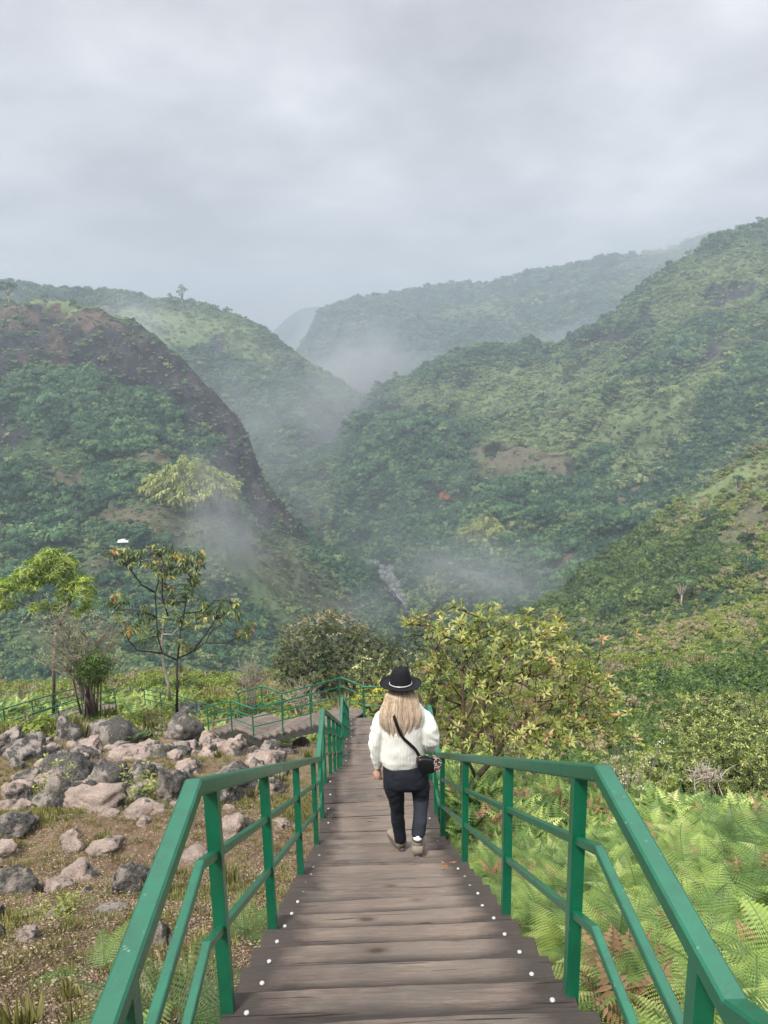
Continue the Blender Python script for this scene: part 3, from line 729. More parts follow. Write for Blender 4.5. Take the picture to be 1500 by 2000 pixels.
# ------------------------------------------------------------------ ferns
def fern_frond(r, ln, fine=True, arch=.5, mb=None, tints=None, az=0, lift=1.1, base=(0, 0, 0)):
    """one arching frond with toothed pinnae; returns verts/tris"""
    n = 26 if fine else 15; V = []; Fc = []; ca, sa = math.cos(az), math.sin(az)
    el = lift; q = Vector(base); step = ln/n; pts = []
    for i in range(n+1):
        pts.append((q.copy(), el)); d = Vector((ca*math.cos(el), sa*math.cos(el), math.sin(el))); q = q+d*step; el -= arch*2.2/n*(.4+1.2*i/n)
    side = Vector((-sa, ca, 0)); tt = r.uniform(-.15, .15)
    for i in range(1, n+1):
        p, e = pts[i]; p0 = pts[i-1][0]; t = i/n
        d = (p-p0).normalized(); u = side.cross(d)*-1
        b = len(V); wv = .0035*ln*2
        V += [p0-side*wv, p0+side*wv, p+side*wv*.7, p-side*wv*.7]; Fc += [(b, b+1, b+2), (b, b+2, b+3)]; tints += [.1, .1]
        if t < .16: continue
        pl = ln*.36*math.sin(math.pi*min(1, (t-.08)*.62+.36))*(1-t**3)*r.uniform(.9, 1.1) + .01*ln
        for s_ in (-1, 1):
            dd = (side*s_*.93 + d*.36 - u*-.0 - Vector((0, 0, .22))).normalized(); w0 = step*1.02
            tn = min(1, max(0, .5+tt+r.uniform(-.12, .12)+.25*t))
            if fine:     # toothed pinna: little leaflets both sides
                m = 13
                for k in range(m):
                    f = (k+.3)/m; c = p0+dd*pl*f - Vector((0, 0, pl*.25*f*f)); c1 = p0+dd*pl*min(1, f+.9/m)-Vector((0, 0, pl*.25*f*f))
                    lw = w0*.60*(1-f*.75)
                    for s2 in (-1, 1):
                        e2 = (d*s2+dd*.55).normalized(); b = len(V)
                        V += [c, c1, c+e2*lw*1.1+dd*.0]; Fc.append((b, b+1, b+2)); tints.append(tn)
            else:
                b = len(V); e1 = p0+dd*pl-Vector((0, 0, pl*.2))
                V += [p0, p0+dd*pl*.4+d*w0*.55, e1, p0+dd*pl*.4-d*w0*.45]; Fc += [(b, b+1, b+2), (b, b+2, b+3)]; tints += [tn, tn]
    mb.add(V, Fc)
def fern_proto(seed, fronds, ln, fine, mat, link=False, name='fern', parent=None, lift=(.7, 1.25), arch=(.5, .85)):
    r = random.Random(seed); mb = MB(); tints = []
    for k in range(fronds):
        az = 2*math.pi*(k+r.uniform(-.3, .3))/fronds
        fern_frond(r, ln*r.uniform(.7, 1.1), fine, r.uniform(*arch), mb, tints, az, r.uniform(*lift), (r.uniform(-.05, .05), r.uniform(-.05, .05), -.03))
    o = mobj(name, mb.v, np.array(mb.f), mat, parent, attrs={'tint': ('FACE', tints)}, link=link); return o
proto_coll('fern_kinds', [fern_proto(11+i, 8, .8, True, FERN) for i in range(4)] + [fern_proto(31+i, 7, .8, False, FERN) for i in range(3)] + [fern_proto(41, 6, .7, False, FERN_DEAD)])
# collection children are read in name order: fern, fern.001 ...
r = np.random.default_rng(3); pts = []; scl = []; rot = []; idx = []
def ferns_region(n, fx, fy, cond, smin, smax, far):
    for _ in range(n):
        x, y = fx(), fy()
        if not cond(x, y): continue
        z = float(G(x, y)); hn = float(fbm(x, y, 14., 1.3, 2)); pts.append((x, y, z+.02+(.22*max(0, hn) if x > 1.3 else 0))); s = r.uniform(smin, smax)*(1+.25*hn)
        scl.append(s); rot.append((r.normal(0, .28), r.normal(0, .28), r.uniform(0, 6.28)))
        if r.random() < .13: idx.append(7)
        else: idx.append(int(r.integers(0, 4)) if y < far else int(r.integers(4, 7)))
bare = lambda x, y: fbm(x, y, 21.0, 1.6, 2) > -.95
ferns_region(9500, lambda: 1.0+abs(r.normal(0, 1))*.0+r.uniform(0, 1)**1.0*9.5, lambda: r.uniform(.2, 14.5), lambda x, y: x < .74*y+2.6 and bare(x, y), .30, .62, 7.0)
ferns_region(150, lambda: r.uniform(.80, 1.25), lambda: r.uniform(3.8, 14), lambda x, y: True, .3, .5, 8.5)
ferns_region(1500, lambda: r.uniform(-30, -10), lambda: r.uniform(27, 44), lambda x, y: x > -.62*y-3, 1.0, 1.7, 0)
ferns_region(900, lambda: r.uniform(-10, 3), lambda: r.uniform(23, 40), lambda x, y: fbm(x, y, 2, 4, 2) > -.1, .5, 1.0, 0)
scatter('ferns', 'dense bright green bracken ferns covering the bank beside the stairs and below the walkways', 'ferns', PROTO['fern_kinds'], pts, scl, rot, idx)
# single ferns one can point at
def single_fern(label, q, ln, fr, seed, mat=FERN, nm='fern_plant', lift=(.5, 1.0), arch=(.4, .7)):
    o = fern_proto(seed, fr, ln, True, mat, True, nm, None, lift, arch); o.location = q; return tag(o, label, 'fern')
q = hit(470, 1880); single_fern('bright fern spreading beside the treads behind the front post of the left railing', (-.86, 2.75, float(G(-.86, 2.75))+.06), .55, 9, 61)
single_fern('bright fern under the nearest stretch of left handrail at the bottom edge', (-.95, 2.05, float(G(-.95, 2.05))+.1), .55, 8, 62)
q = hit(200, 1900); single_fern('yellow-green fern left of the nearest stretch of left handrail', (q.x, q.y, q.z+.02), .42, 6, 63)
q = hit(540, 1690); single_fern('small fern at the stair edge below the second post of the left railing', (-.8, 4.35, float(G(-.8, 4.35))+.05), .42, 7, 64)
def stair_hit(u, v):
    rr = ray(u, v)
    for Y in np.arange(2.2, 12, .01):
        zt = -2.186-math.ceil((Y-2.143)/.30641-1e-6)*SLOPE*.30641
        if rr.z*Y <= zt: return Vector((rr.x*Y, Y, zt))
o = fern_proto(65, 4, .13, True, FERN_ORANGE, True, 'fern_frond', None, (.1, .5), (.1, .3)); o.location = stair_hit(872, 1690)+Vector((0, 0, .012)); o.rotation_euler = (0, 0, .6)
tag(o, 'small dead orange fern frond lying on the right end of a tread behind the walker', 'fern frond')

# ------------------------------------------------------------------ grass, moss and litter on the left slope
def tuft_proto(seed, n, h, mat, w_=.006, spread=.05, name='grass_tuft'):
    r = np.random.default_rng(seed); a = r.uniform(0, 6.28, n); rad = r.uniform(0, spread, n)
    pos = np.stack([np.cos(a)*rad, np.sin(a)*rad, np.zeros(n)-.005], -1)
    d = np.stack([np.cos(a)*r.uniform(.1, .8, n), np.sin(a)*r.uniform(.1, .8, n), np.ones(n)], -1)
    Ln = h*r.uniform(.5, 1.1, n)
    return leaf_mesh(name, pos, d, np.stack([np.cos(a), np.sin(a), np.zeros(n)], -1), Ln, np.full(n, w_), r.random(n), mat, link=False, droop=.25)
def litter_proto(seed, n, rad, mat, size=.03, name='litter'):
    r = np.random.default_rng(seed); p = r.uniform(-rad, rad, (n, 3)); p[:, 2] = r.uniform(0, .02, n)
    d = rand_unit(n, r); d[:, 2] *= .3; nn_ = rand_unit(n, r); nn_[:, 2] = 1.2
    Ln = size*r.uniform(.5, 1.4, n); return leaf_mesh(name, p, d, nn_, Ln, Ln*.45, r.random(n), mat, link=False)
proto_coll('tuft_kinds', [tuft_proto(1, 26, .09, GRASS), tuft_proto(2, 34, .06, GRASS, .007, .07), litter_proto(3, 60, .14, GRASS, .016, 'moss_leaves'), litter_proto(4, 46, .16, LITTER, .020), litter_proto(5, 46, .16, LITTER, .014), tuft_proto(6, 40, .22, GRASS, .008, .06)])
names = sorted(o.name for o in PROTO['tuft_kinds'].objects)   # grass_tuft, .001, .002, litter, litter.001, moss_leaves
pts = []; scl = []; rot = []; idx = []
for _ in range(34000):
    y = 1.2 + 20*r.random()**1.5; x = -.75 - r.random()*(.66*y+1.2)
    g1 = fbm(x, y, 5.5, 1.5, 3); k = r.random()
    z = float(G(x, y))
    if g1 > .30: c = [0, 1, 5, 5, 3, 1][int(r.integers(0, 6))]
    elif k < .80: c = [3, 4][int(r.integers(0, 2))]
    elif k < .88: c = 5
    else: c = 1
    if r.random() < .003: c = 2
    pts.append((x, y, z+.004)); scl.append(r.uniform(.55, 1.25)); rot.append((-.5*0, 0, r.uniform(0, 6.28))); idx.append(c)
pts = np.array(pts)
rot = np.array(rot); rot[:, 0] = -.45*(np.array(idx) >= 3)   # litter lies along the slope (turned before the spin, so roughly)
rot[:, 2] = np.where(np.array(idx) >= 3, r.normal(0, .5, len(idx)), rot[:, 2])
scatter('ground_cover', 'short grass, moss and brown leaf litter covering the soil between the rocks', 'ground cover', PROTO['tuft_kinds'], pts, scl, rot, idx)

# ------------------------------------------------------------------ valley: hills built as real slopes at their own distances
def catmull(A, n):
    """resample the first axis of control array A (k,...) to n samples"""
    k = len(A); t = np.linspace(0, k-1, n); i = np.clip(t.astype(int), 0, k-2); f = (t-i).reshape((-1,)+(1,)*(A.ndim-1))
    g = lambda j: A[np.clip(j, 0, k-1)]
    p0, p1, p2, p3 = g(i-1), g(i), g(i+1), g(i+2)
    return .5*(2*p1+(p2-p0)*f+(2*p0-5*p1+4*p2-p3)*f**2+(3*p1-p0-3*p2+p3)*f**3)
def blobs(px, py, L_):
    m = np.zeros_like(px)
    for (cx, cy, rx, ry, ang, st) in L_:
        a = math.radians(ang); dx, dy = px-cx, py-cy
        u = (dx*math.cos(a)+dy*math.sin(a))/rx; v = (-dx*math.sin(a)+dy*math.cos(a))/ry
        m = np.maximum(m, st*sstep(1.25, .75, np.sqrt(u*u+v*v)))
    return m
HILLS = {}
def hill(key, rows, nu, nv, amp, big, feats, mat, back=(60, 60)):
    """rows: crest first; every entry (photo x, photo y, distance)"""
    A = np.array([[list(P(*c)) for c in row] for row in rows])
    bk = A[0].copy(); out = bk[:, :2]/np.linalg.norm(bk[:, :2], axis=1)[:, None]
    b1 = bk.copy(); b1[:, :2] += out*back[0]; b1[:, 2] -= back[1]
    b2 = b1.copy(); b2[:, :2] += out*back[0]*2; b2[:, 2] -= back[1]*4
    S = catmull(np.swapaxes(catmull(A, nv), 0, 1), nu); S = np.swapaxes(S, 0, 1)      # nv,nu,3
    Bk = np.stack([catmull(b2, nu), catmull(b1, nu)]); Bk = catmull(np.concatenate([Bk, S[:1]]), 12)[:-1]
    T = np.concatenate([Bk, S]); nb = len(Bk)
    n0 = fbm(T[..., 0], T[..., 1], T[..., 2], big, 4); n1_ = fbm(T[..., 0]+50, T[..., 1], T[..., 2], big*.22, 4)
    rg = 1-np.abs(fbm(T[..., 0], T[..., 1]+90, T[..., 2]*.3, big*.8, 4))
    fade = np.ones(T.shape[0]); fade[:] = 1
    edge = np.ones_like(n0)*.35; tt = (np.arange(T.shape[0])-nb)/nv; edge = .3+.7*sstep(0, .12, np.abs(tt))[:, None]*np.ones_like(n0)
    T[..., 2] += amp*edge*n0+amp*.22*n1_+amp*.35*edge*(rg-.6)
    T[..., 1] -= amp*.5*edge*n1_+amp*.6*edge*(rg-.6)
    px_, py_ = proj_np(T)
    at = {k: blobs(px_ + 12*n1_, py_+12*fbm(T[..., 0], T[..., 1], T[..., 2]+9, big*.2, 3), v) for k, v in feats.items()}
    cr1 = fbm(T[..., 0], T[..., 1], T[..., 2]*.5, 16, 4)*sstep(.2, .8, at['rock']); T[..., 2] += 3.2*cr1; T[..., 1] -= 3.0*cr1
    H, W = T.shape[:2]; i = np.arange(H*W).reshape(H, W)
    Fc = np.stack([i[:-1, :-1], i[1:, :-1], i[1:, 1:], i[:-1, 1:]], -1).reshape(-1, 4)
    o = mobj('hill', T, Fc, mat, smooth=True, attrs={k: ('POINT', v.ravel()) for k, v in at.items()}); o['kind'] = 'structure'
    HILLS[key] = (T, nb, at, px_, py_); return o
# hill cover: grass and scrub with rock, bare soil
m, nt_, b, _ = new_mat('hill_cover')
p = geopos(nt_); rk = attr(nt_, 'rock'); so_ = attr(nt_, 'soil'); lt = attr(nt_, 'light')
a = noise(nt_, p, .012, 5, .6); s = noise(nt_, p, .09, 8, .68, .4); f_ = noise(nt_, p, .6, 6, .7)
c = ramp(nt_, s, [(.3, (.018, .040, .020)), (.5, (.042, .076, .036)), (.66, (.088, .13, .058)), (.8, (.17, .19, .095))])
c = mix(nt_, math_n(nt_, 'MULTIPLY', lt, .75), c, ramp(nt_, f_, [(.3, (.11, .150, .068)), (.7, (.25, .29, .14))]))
row = nt_.nodes.new('ShaderNodeTexWave'); row.wave_type = 'BANDS'; row.bands_direction = 'Z'; row.inputs['Scale'].default_value = .35; row.inputs['Distortion'].default_value = 9
row.inputs['Detail'].default_value = 2; row.inputs['Detail Scale'].default_value = .35; L(nt_, p, row.inputs['Vector'])
soilc = ramp(nt_, f_, [(.3, (.085, .066, .052)), (.7, (.185, .14, .108))])
soilc = mix(nt_, math_n(nt_, 'MULTIPLY', ramp(nt_, row.outputs['Fac'], [(.35, 0.0), (.6, 1.0)]), .45), soilc, (.05, .075, .03))
c = mix(nt_, math_n(nt_, 'MULTIPLY', so_, .9), c, soilc)
st = noise(nt_, mapping(nt_, p, (1, 1, .25)), .12, 8, .72, .8)
rc = ramp(nt_, st, [(.28, (.014, .015, .018)), (.5, (.030, .030, .034)), (.62, (.058, .054, .056)), (.74, (.13, .11, .10)), (.86, (.34, .33, .32))])
rc = mix(nt_, ramp(nt_, noise(nt_, mapping(nt_, p, (1, 1, 1), (40, 9, 0)), .035, 5, .65), [(.56, 0.0), (.64, .7)]), rc, (.060, .085, .045))
orc = attr(nt_, 'rust')
rc = mix(nt_, math_n(nt_, 'MULTIPLY', orc, ramp(nt_, s, [(.35, .1), (.6, .95)])), rc, (.19, .125, .085))
k = ramp(nt_, math_n(nt_, 'ADD', rk, math_n(nt_, 'MULTIPLY', math_n(nt_, 'SUBTRACT', s, .5), .9)), [(.42, 0.0), (.56, 1.0)])
c = mix(nt_, k, c, rc)
wh = attr(nt_, 'white'); c = mix(nt_, ramp(nt_, math_n(nt_, 'ADD', wh, math_n(nt_, 'MULTIPLY', math_n(nt_, 'SUBTRACT', f_, .5), 1.2)), [(.7, 0.0), (.8, .9)]), c, (.42, .40, .38))
setp(nt_, b, c, .95, .1, 0, math_n(nt_, 'ADD', math_n(nt_, 'MULTIPLY', s, .9), math_n(nt_, 'MULTIPLY', math_n(nt_, 'MULTIPLY', st, rk), 1.0)), 3.0, .9)
HMAT = m
NOF = {k: [] for k in ('rock', 'soil', 'light', 'rust', 'white', 'wood')}
def FT(**k): d = dict(NOF); d.update(k); return d
# left near hill with the dark cliff
hill('H1', [
 [(-520, 520, 640), (-250, 548, 560), (0, 576, 520), (130, 590, 500), (235, 622, 480), (335, 688, 462), (428, 770, 445), (482, 848, 430), (522, 945, 425), (640, 1075, 430), (730, 1132, 432), (812, 1200, 432)],
 [(-520, 700, 520), (-250, 700, 470), (0, 705, 455), (120, 720, 442), (220, 745, 435), (310, 800, 428), (390, 870, 420), (445, 930, 412), (500, 1010, 405), (600, 1105, 400), (690, 1165, 405), (790, 1225, 410)],
 [(-520, 900, 400), (-250, 890, 380), (-20, 890, 370), (90, 895, 368), (190, 900, 366), (280, 930, 364), (360, 970, 360), (420, 1010, 358), (470, 1080, 350), (560, 1150, 350), (650, 1210, 360), (760, 1260, 370)],
 [(-520, 1120, 290), (-250, 1100, 290), (-30, 1090, 290), (70, 1090, 292), (170, 1095, 294), (260, 1110, 296), (340, 1130, 298), (400, 1160, 298), (450, 1200, 295), (540, 1240, 295), (620, 1280, 300), (720, 1310, 310)],
 [(-520, 1400, 200), (-250, 1400, 195), (-40, 1390, 195), (60, 1390, 196), (160, 1390, 197), (250, 1395, 198), (330, 1400, 199), (390, 1410, 200), (440, 1420, 200), (520, 1430, 200), (610, 1440, 205), (700, 1450, 210)],
], 280, 220, 10, 60, FT(
 rock=[(300, 730, 190, 62, 38, 1), (180, 690, 190, 60, 8, 1), (445, 860, 48, 100, -28, 1), (495, 960, 28, 80, -25, .8), (20, 770, 60, 110, 0, .8), (60, 660, 110, 70, 0, .9), (400, 800, 70, 50, 35, 1), (560, 1010, 70, 18, 50, .6)],
 rust=[(30, 620, 60, 26, 10, .7), (190, 630, 100, 12, 18, .7), (110, 690, 18, 46, 0, .55), (270, 790, 30, 16, 30, .5), (60, 720, 14, 30, 10, .5), (570, 1040, 110, 11, 48, .5)],
 soil=[(320, 890, 60, 24, 10, .9), (120, 945, 60, 34, 10, .9), (240, 1005, 110, 26, 8, .9), (330, 1040, 90, 20, 0, .7), (200, 1130, 50, 44, 40, .7), (580, 1120, 160, 50, 40, .5), (420, 970, 50, 24, 40, .7)],
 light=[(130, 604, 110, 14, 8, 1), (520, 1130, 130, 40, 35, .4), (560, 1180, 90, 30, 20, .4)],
 white=[(286, 829, 8, 7, 0, 1), (327, 846, 7, 11, 0, 1), (14, 842, 4, 5, 0, .9), (195, 660, 14, 5, 20, .7), (110, 675, 8, 4, 0, .6)],
 wood=[(170, 800, 190, 75, 12, 1), (330, 860, 80, 40, 20, .7), (40, 1010, 110, 110, 0, 1), (220, 930, 60, 30, 10, .8), (390, 860, 45, 30, 20, .7), (290, 1055, 50, 20, 0, .8), (60, 720, 50, 20, 0, .5), (230, 780, 60, 16, 20, .8), (60, 1150, 120, 60, 0, .9), (300, 1200, 200, 60, 10, .6), (180, 960, 30, 16, 0, .9), (650, 1060, 110, 40, 42, .9), (230, 1170, 110, 60, 20, .7)]), HMAT)
# second hill on the left, across a side valley
hill('H2', [
 [(-500, 480, 1100), (-200, 520, 1000), (0, 548, 950), (100, 562, 930), (250, 576, 900), (360, 592, 880), (440, 608, 870), (520, 648, 860), (600, 702, 850), (670, 740, 845), (705, 762, 842)],
 [(-500, 640, 950), (-200, 660, 880), (0, 680, 840), (100, 690, 820), (250, 700, 800), (360, 712, 785), (440, 728, 775), (520, 752, 765), (590, 785, 760), (640, 812, 765), (665, 830, 770)],
 [(-500, 850, 800), (-200, 860, 740), (0, 870, 710), (100, 875, 700), (250, 880, 690), (360, 885, 680), (440, 890, 672), (500, 895, 668), (550, 900, 668), (585, 905, 672), (610, 915, 680)],
 [(-500, 1100, 600), (-200, 1100, 580), (0, 1100, 570), (100, 1100, 565), (250, 1100, 560), (360, 1100, 555), (440, 1100, 552), (500, 1100, 550), (560, 1100, 550), (640, 1110, 555), (700, 1120, 560)],
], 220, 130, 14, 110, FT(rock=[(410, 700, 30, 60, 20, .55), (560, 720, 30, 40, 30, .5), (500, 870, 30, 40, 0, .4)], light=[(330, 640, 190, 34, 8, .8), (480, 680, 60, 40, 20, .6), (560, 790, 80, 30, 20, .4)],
 wood=[(560, 820, 110, 80, 40, 1), (120, 575, 160, 16, 5, 1), (400, 740, 160, 60, 10, .6), (380, 830, 260, 60, 0, .8)]), HMAT)
# hazy hill in the middle distance on the right
hill('H3', [
 [(560, 720, 1900), (592, 668, 1850), (628, 612, 1800), (680, 592, 1780), (770, 570, 1760), (870, 560, 1740), (980, 548, 1700), (1090, 524, 1660), (1200, 497, 1620), (1300, 482, 1580), (1380, 455, 1550), (1600, 400, 1500)],
 [(570, 745, 1800), (600, 705, 1720), (650, 670, 1650), (710, 655, 1600), (800, 640, 1570), (900, 628, 1540), (1000, 615, 1500), (1100, 600, 1460), (1200, 580, 1430), (1300, 560, 1400), (1400, 540, 1380), (1620, 500, 1350)],
 [(580, 780, 1650), (620, 760, 1550), (680, 745, 1450), (740, 735, 1400), (830, 725, 1370), (930, 715, 1340), (1030, 705, 1310), (1130, 695, 1290), (1220, 685, 1270), (1320, 675, 1250), (1420, 665, 1230), (1640, 650, 1200)],
 [(560, 960, 1200), (620, 950, 1150), (690, 940, 1100), (760, 930, 1080), (850, 920, 1070), (950, 910, 1060), (1050, 900, 1050), (1150, 890, 1040), (1240, 880, 1030), (1340, 870, 1020), (1440, 860, 1010), (1660, 850, 1000)],
], 240, 110, 26, 190, FT(rock=[(640, 670, 30, 50, 10, .5), (780, 650, 40, 50, 0, .4)], light=[(1000, 600, 120, 20, -8, .5), (700, 700, 60, 20, 0, .5)], wood=[(900, 560, 340, 40, -8, 1), (1000, 650, 400, 60, -8, .7)]), HMAT)
hill('H4', [
 [(440, 640, 3300), (520, 652, 3250), (556, 622, 3200), (598, 600, 3150), (650, 600, 3150), (760, 596, 3200)],
 [(440, 760, 2900), (520, 750, 2850), (560, 720, 2800), (600, 700, 2750), (660, 690, 2750), (760, 690, 2800)],
 [(440, 900, 2400), (520, 900, 2350), (570, 890, 2300), (610, 880, 2300), (660, 880, 2300), (760, 880, 2300)],
], 90, 60, 26, 300, FT(wood=[(600, 640, 120, 60, 0, .7)]), HMAT)
# the big green hill on the right
hill('H5', [
 [(680, 800, 830), (735, 748, 800), (800, 727, 770), (900, 702, 745), (1010, 682, 730), (1120, 660, 725), (1180, 628, 730), (1240, 565, 740), (1330, 492, 750), (1430, 448, 760), (1520, 410, 770), (1750, 330, 790)],
 [(650, 850, 780), (690, 812, 740), (760, 790, 705), (860, 770, 680), (970, 750, 665), (1080, 728, 655), (1160, 700, 655), (1235, 660, 655), (1320, 620, 655), (1420, 580, 655), (1530, 545, 655), (1780, 480, 660)],
 [(600, 915, 720), (640, 900, 680), (710, 885, 635), (810, 870, 605), (920, 855, 585), (1030, 840, 572), (1130, 820, 565), (1220, 795, 560), (1310, 765, 555), (1410, 730, 550), (1540, 690, 545), (1800, 620, 540)],
 [(590, 990, 620), (640, 985, 590), (710, 975, 550), (800, 965, 520), (910, 955, 500), (1020, 945, 488), (1130, 930, 478), (1230, 910, 470), (1320, 890, 462), (1420, 860, 455), (1550, 820, 445), (1800, 760, 430)],
 [(640, 1060, 520), (690, 1065, 505), (750, 1065, 480), (820, 1060, 450), (920, 1055, 425), (1030, 1050, 408), (1140, 1040, 395), (1240, 1025, 385), (1330, 1010, 375), (1430, 990, 365), (1560, 960, 350), (1800, 900, 330)],
 [(730, 1130, 460), (770, 1150, 450), (800, 1165, 430), (850, 1165, 400), (940, 1160, 360), (1040, 1155, 335), (1150, 1150, 315), (1250, 1145, 300), (1340, 1135, 290), (1440, 1120, 280), (1570, 1100, 265), (1800, 1060, 245)],
 [(760, 1260, 400), (800, 1270, 380), (830, 1285, 350), (880, 1300, 310), (960, 1310, 270), (1050, 1315, 240), (1160, 1320, 220), (1260, 1320, 205), (1350, 1320, 195), (1450, 1310, 185), (1580, 1300, 175), (1800, 1280, 160)],
], 340, 280, 22, 95, FT(
 rock=[(1262, 628, 34, 20, 0, .75), (1190, 655, 90, 18, -15, .6), (1380, 690, 60, 26, -10, .6), (1430, 570, 60, 22, -15, .6), (850, 852, 26, 9, 20, .8), (1450, 640, 50, 60, 20, .45)],
 white=[(1262, 624, 13, 12, 0, 1), (840, 845, 8, 5, 30, .9), (862, 858, 10, 6, 20, .9)],
 soil=[(1000, 890, 92, 22, 4, 1), (1085, 905, 40, 20, 10, 1), (960, 915, 55, 20, 0, .7), (1235, 955, 62, 13, -38, 1), (1190, 990, 40, 8, -20, .8), (1060, 1108, 75, 12, -18, 1), (985, 1125, 40, 12, -5, .7)],
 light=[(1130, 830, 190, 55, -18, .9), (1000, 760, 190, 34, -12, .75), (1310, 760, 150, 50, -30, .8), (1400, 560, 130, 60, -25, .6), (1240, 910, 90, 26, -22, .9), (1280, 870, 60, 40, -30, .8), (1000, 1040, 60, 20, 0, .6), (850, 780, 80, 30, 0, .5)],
 wood=[(780, 900, 160, 110, 10, 1), (800, 1030, 160, 90, 0, 1), (1160, 950, 60, 50, 0, 1), (1020, 975, 120, 34, 0, 1), (1330, 900, 170, 40, -32, 1), (1330, 690, 110, 36, -50, 1), (1450, 760, 90, 60, -30, 1), (1080, 1010, 130, 60, 0, .9), (1180, 1090, 220, 70, -10, 1), (760, 740, 90, 12, -10, 1), (1180, 640, 120, 14, -10, .8), (1440, 450, 90, 22, -20, 1), (900, 700, 150, 14, -10, 1), (870, 850, 70, 14, 0, .8)]), HMAT)
# nearer spur coming in from the right edge
hill('H6', [
 [(905, 1245, 190), (990, 1215, 205), (1060, 1180, 220), (1130, 1130, 235), (1220, 1060, 245), (1300, 1000, 250), (1390, 940, 255), (1500, 862, 258), (1640, 780, 260), (1850, 680, 262)],
 [(920, 1290, 170), (1000, 1270, 180), (1080, 1240, 190), (1160, 1200, 198), (1240, 1150, 204), (1320, 1100, 206), (1410, 1040, 208), (1510, 975, 210), (1660, 900, 210), (1870, 810, 210)],
 [(940, 1350, 140), (1020, 1340, 146), (1100, 1325, 150), (1180, 1300, 154), (1260, 1265, 156), (1340, 1225, 157), (1430, 1175, 157), (1530, 1120, 157), (1680, 1050, 156), (1890, 970, 155)],
 [(950, 1440, 115), (1040, 1435, 118), (1120, 1425, 120), (1200, 1410, 121), (1280, 1390, 121), (1360, 1360, 121), (1450, 1320, 120), (1550, 1270, 118), (1700, 1200, 116), (1900, 1130, 114)],
], 220, 150, 4, 40, FT(light=[(1420, 960, 120, 30, -32, 1), (1480, 1000, 70, 60, 0, .9), (1330, 1040, 80, 22, -35, .6), (1150, 1130, 50, 16, -30, .6), (1450, 1090, 60, 60, 0, .7)],
 soil=[(1460, 1010, 50, 22, -30, .8), (1110, 1160, 50, 10, -30, .6), (1430, 1060, 60, 30, 0, .5)], wood=[(1250, 1130, 190, 70, -20, 1), (1400, 1080, 100, 80, 0, .7)]), HMAT)
# slope of scrub just across the gully on the right
hill('H7', [
 [(1080, 1365, 62), (1140, 1310, 68), (1200, 1268, 74), (1270, 1245, 78), (1340, 1222, 82), (1420, 1194, 86), (1500, 1168, 90), (1650, 1110, 96), (1850, 1040, 100)],
 [(1070, 1400, 50), (1130, 1360, 54), (1200, 1330, 58), (1270, 1312, 61), (1345, 1295, 64), (1430, 1275, 66), (1520, 1255, 68), (1670, 1210, 72), (1870, 1150, 76)],
 [(1060, 1450, 36), (1130, 1430, 38), (1200, 1415, 40), (1275, 1405, 41), (1355, 1395, 42), (1445, 1385, 43), (1540, 1370, 44), (1690, 1340, 46), (1890, 1290, 48)],
 [(1050, 1540, 25), (1130, 1535, 25), (1210, 1530, 25.5), (1290, 1525, 26), (1370, 1520, 26), (1460, 1510, 26), (1550, 1500, 26), (1700, 1480, 27), (1900, 1450, 28)],
], 180, 120, 1.2, 14, FT(light=[(1300, 1252, 220, 34, -14, 1), (1440, 1215, 140, 34, -18, 1)], wood=[(1420, 1340, 200, 36, -5, .8)]), HMAT)
# valley floor and river
SEA = -330
V = [(-9000, -3000, SEA), (9000, -3000, SEA), (9000, 9000, SEA), (-9000, 9000, SEA)]
mobj('valley_ground', V, [(0, 1, 2, 3)], HMAT)['kind'] = 'structure'

# ------------------------------------------------------------------ forest and scrub on the hills
def far_bush(seed, n, mat, name, leaf=.2, flat=.8, lobes=9, core=True, lr=(.32, .55)):
    r = np.random.default_rng(seed)
    pos, d, nrm, Ln, Wd, tint, C, LR = lobed_leaves(r, n, (1, 1, flat), lobes, leaf, .7, lr, .1, .8, -.1)
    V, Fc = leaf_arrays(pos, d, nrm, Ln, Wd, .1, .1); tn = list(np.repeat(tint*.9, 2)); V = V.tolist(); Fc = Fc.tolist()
    if core:
        bm = bmesh.new()
        for c, l in zip(C, LR):
            bmesh.ops.create_icosphere(bm, subdivisions=1, radius=l*.70, matrix=Matrix.Translation(c))
        b0 = len(V)
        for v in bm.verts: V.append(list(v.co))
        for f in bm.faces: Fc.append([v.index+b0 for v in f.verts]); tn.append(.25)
        bm.free()
    V = np.array(V)
    return mobj(name, V, np.array(Fc), mat, attrs={'tint': ('FACE', tn)}, link=False)
proto_coll('spur_kinds', [far_bush(171+i, 420, DKGRN, 'broadleaf', .16, [.8, 1.0, .65, .9][i], 8+i) for i in range(4)] + [far_bush(181, 300, LIME, 'scrub', .17, .6, 7), far_bush(182, 300, BAMBOO, 'scrub', .17, .6, 7), far_bush(183, 300, DRY, 'scrub', .15, .6, 7)])
proto_coll('forest_kinds', [far_bush(71+i, 420, FAR, 'broadleaf', .17, [.8, 1.0, .65, .9][i], 8+i) for i in range(4)] + [far_bush(81+i, 300, FARL, 'scrub', .2, .6, 7) for i in range(3)])
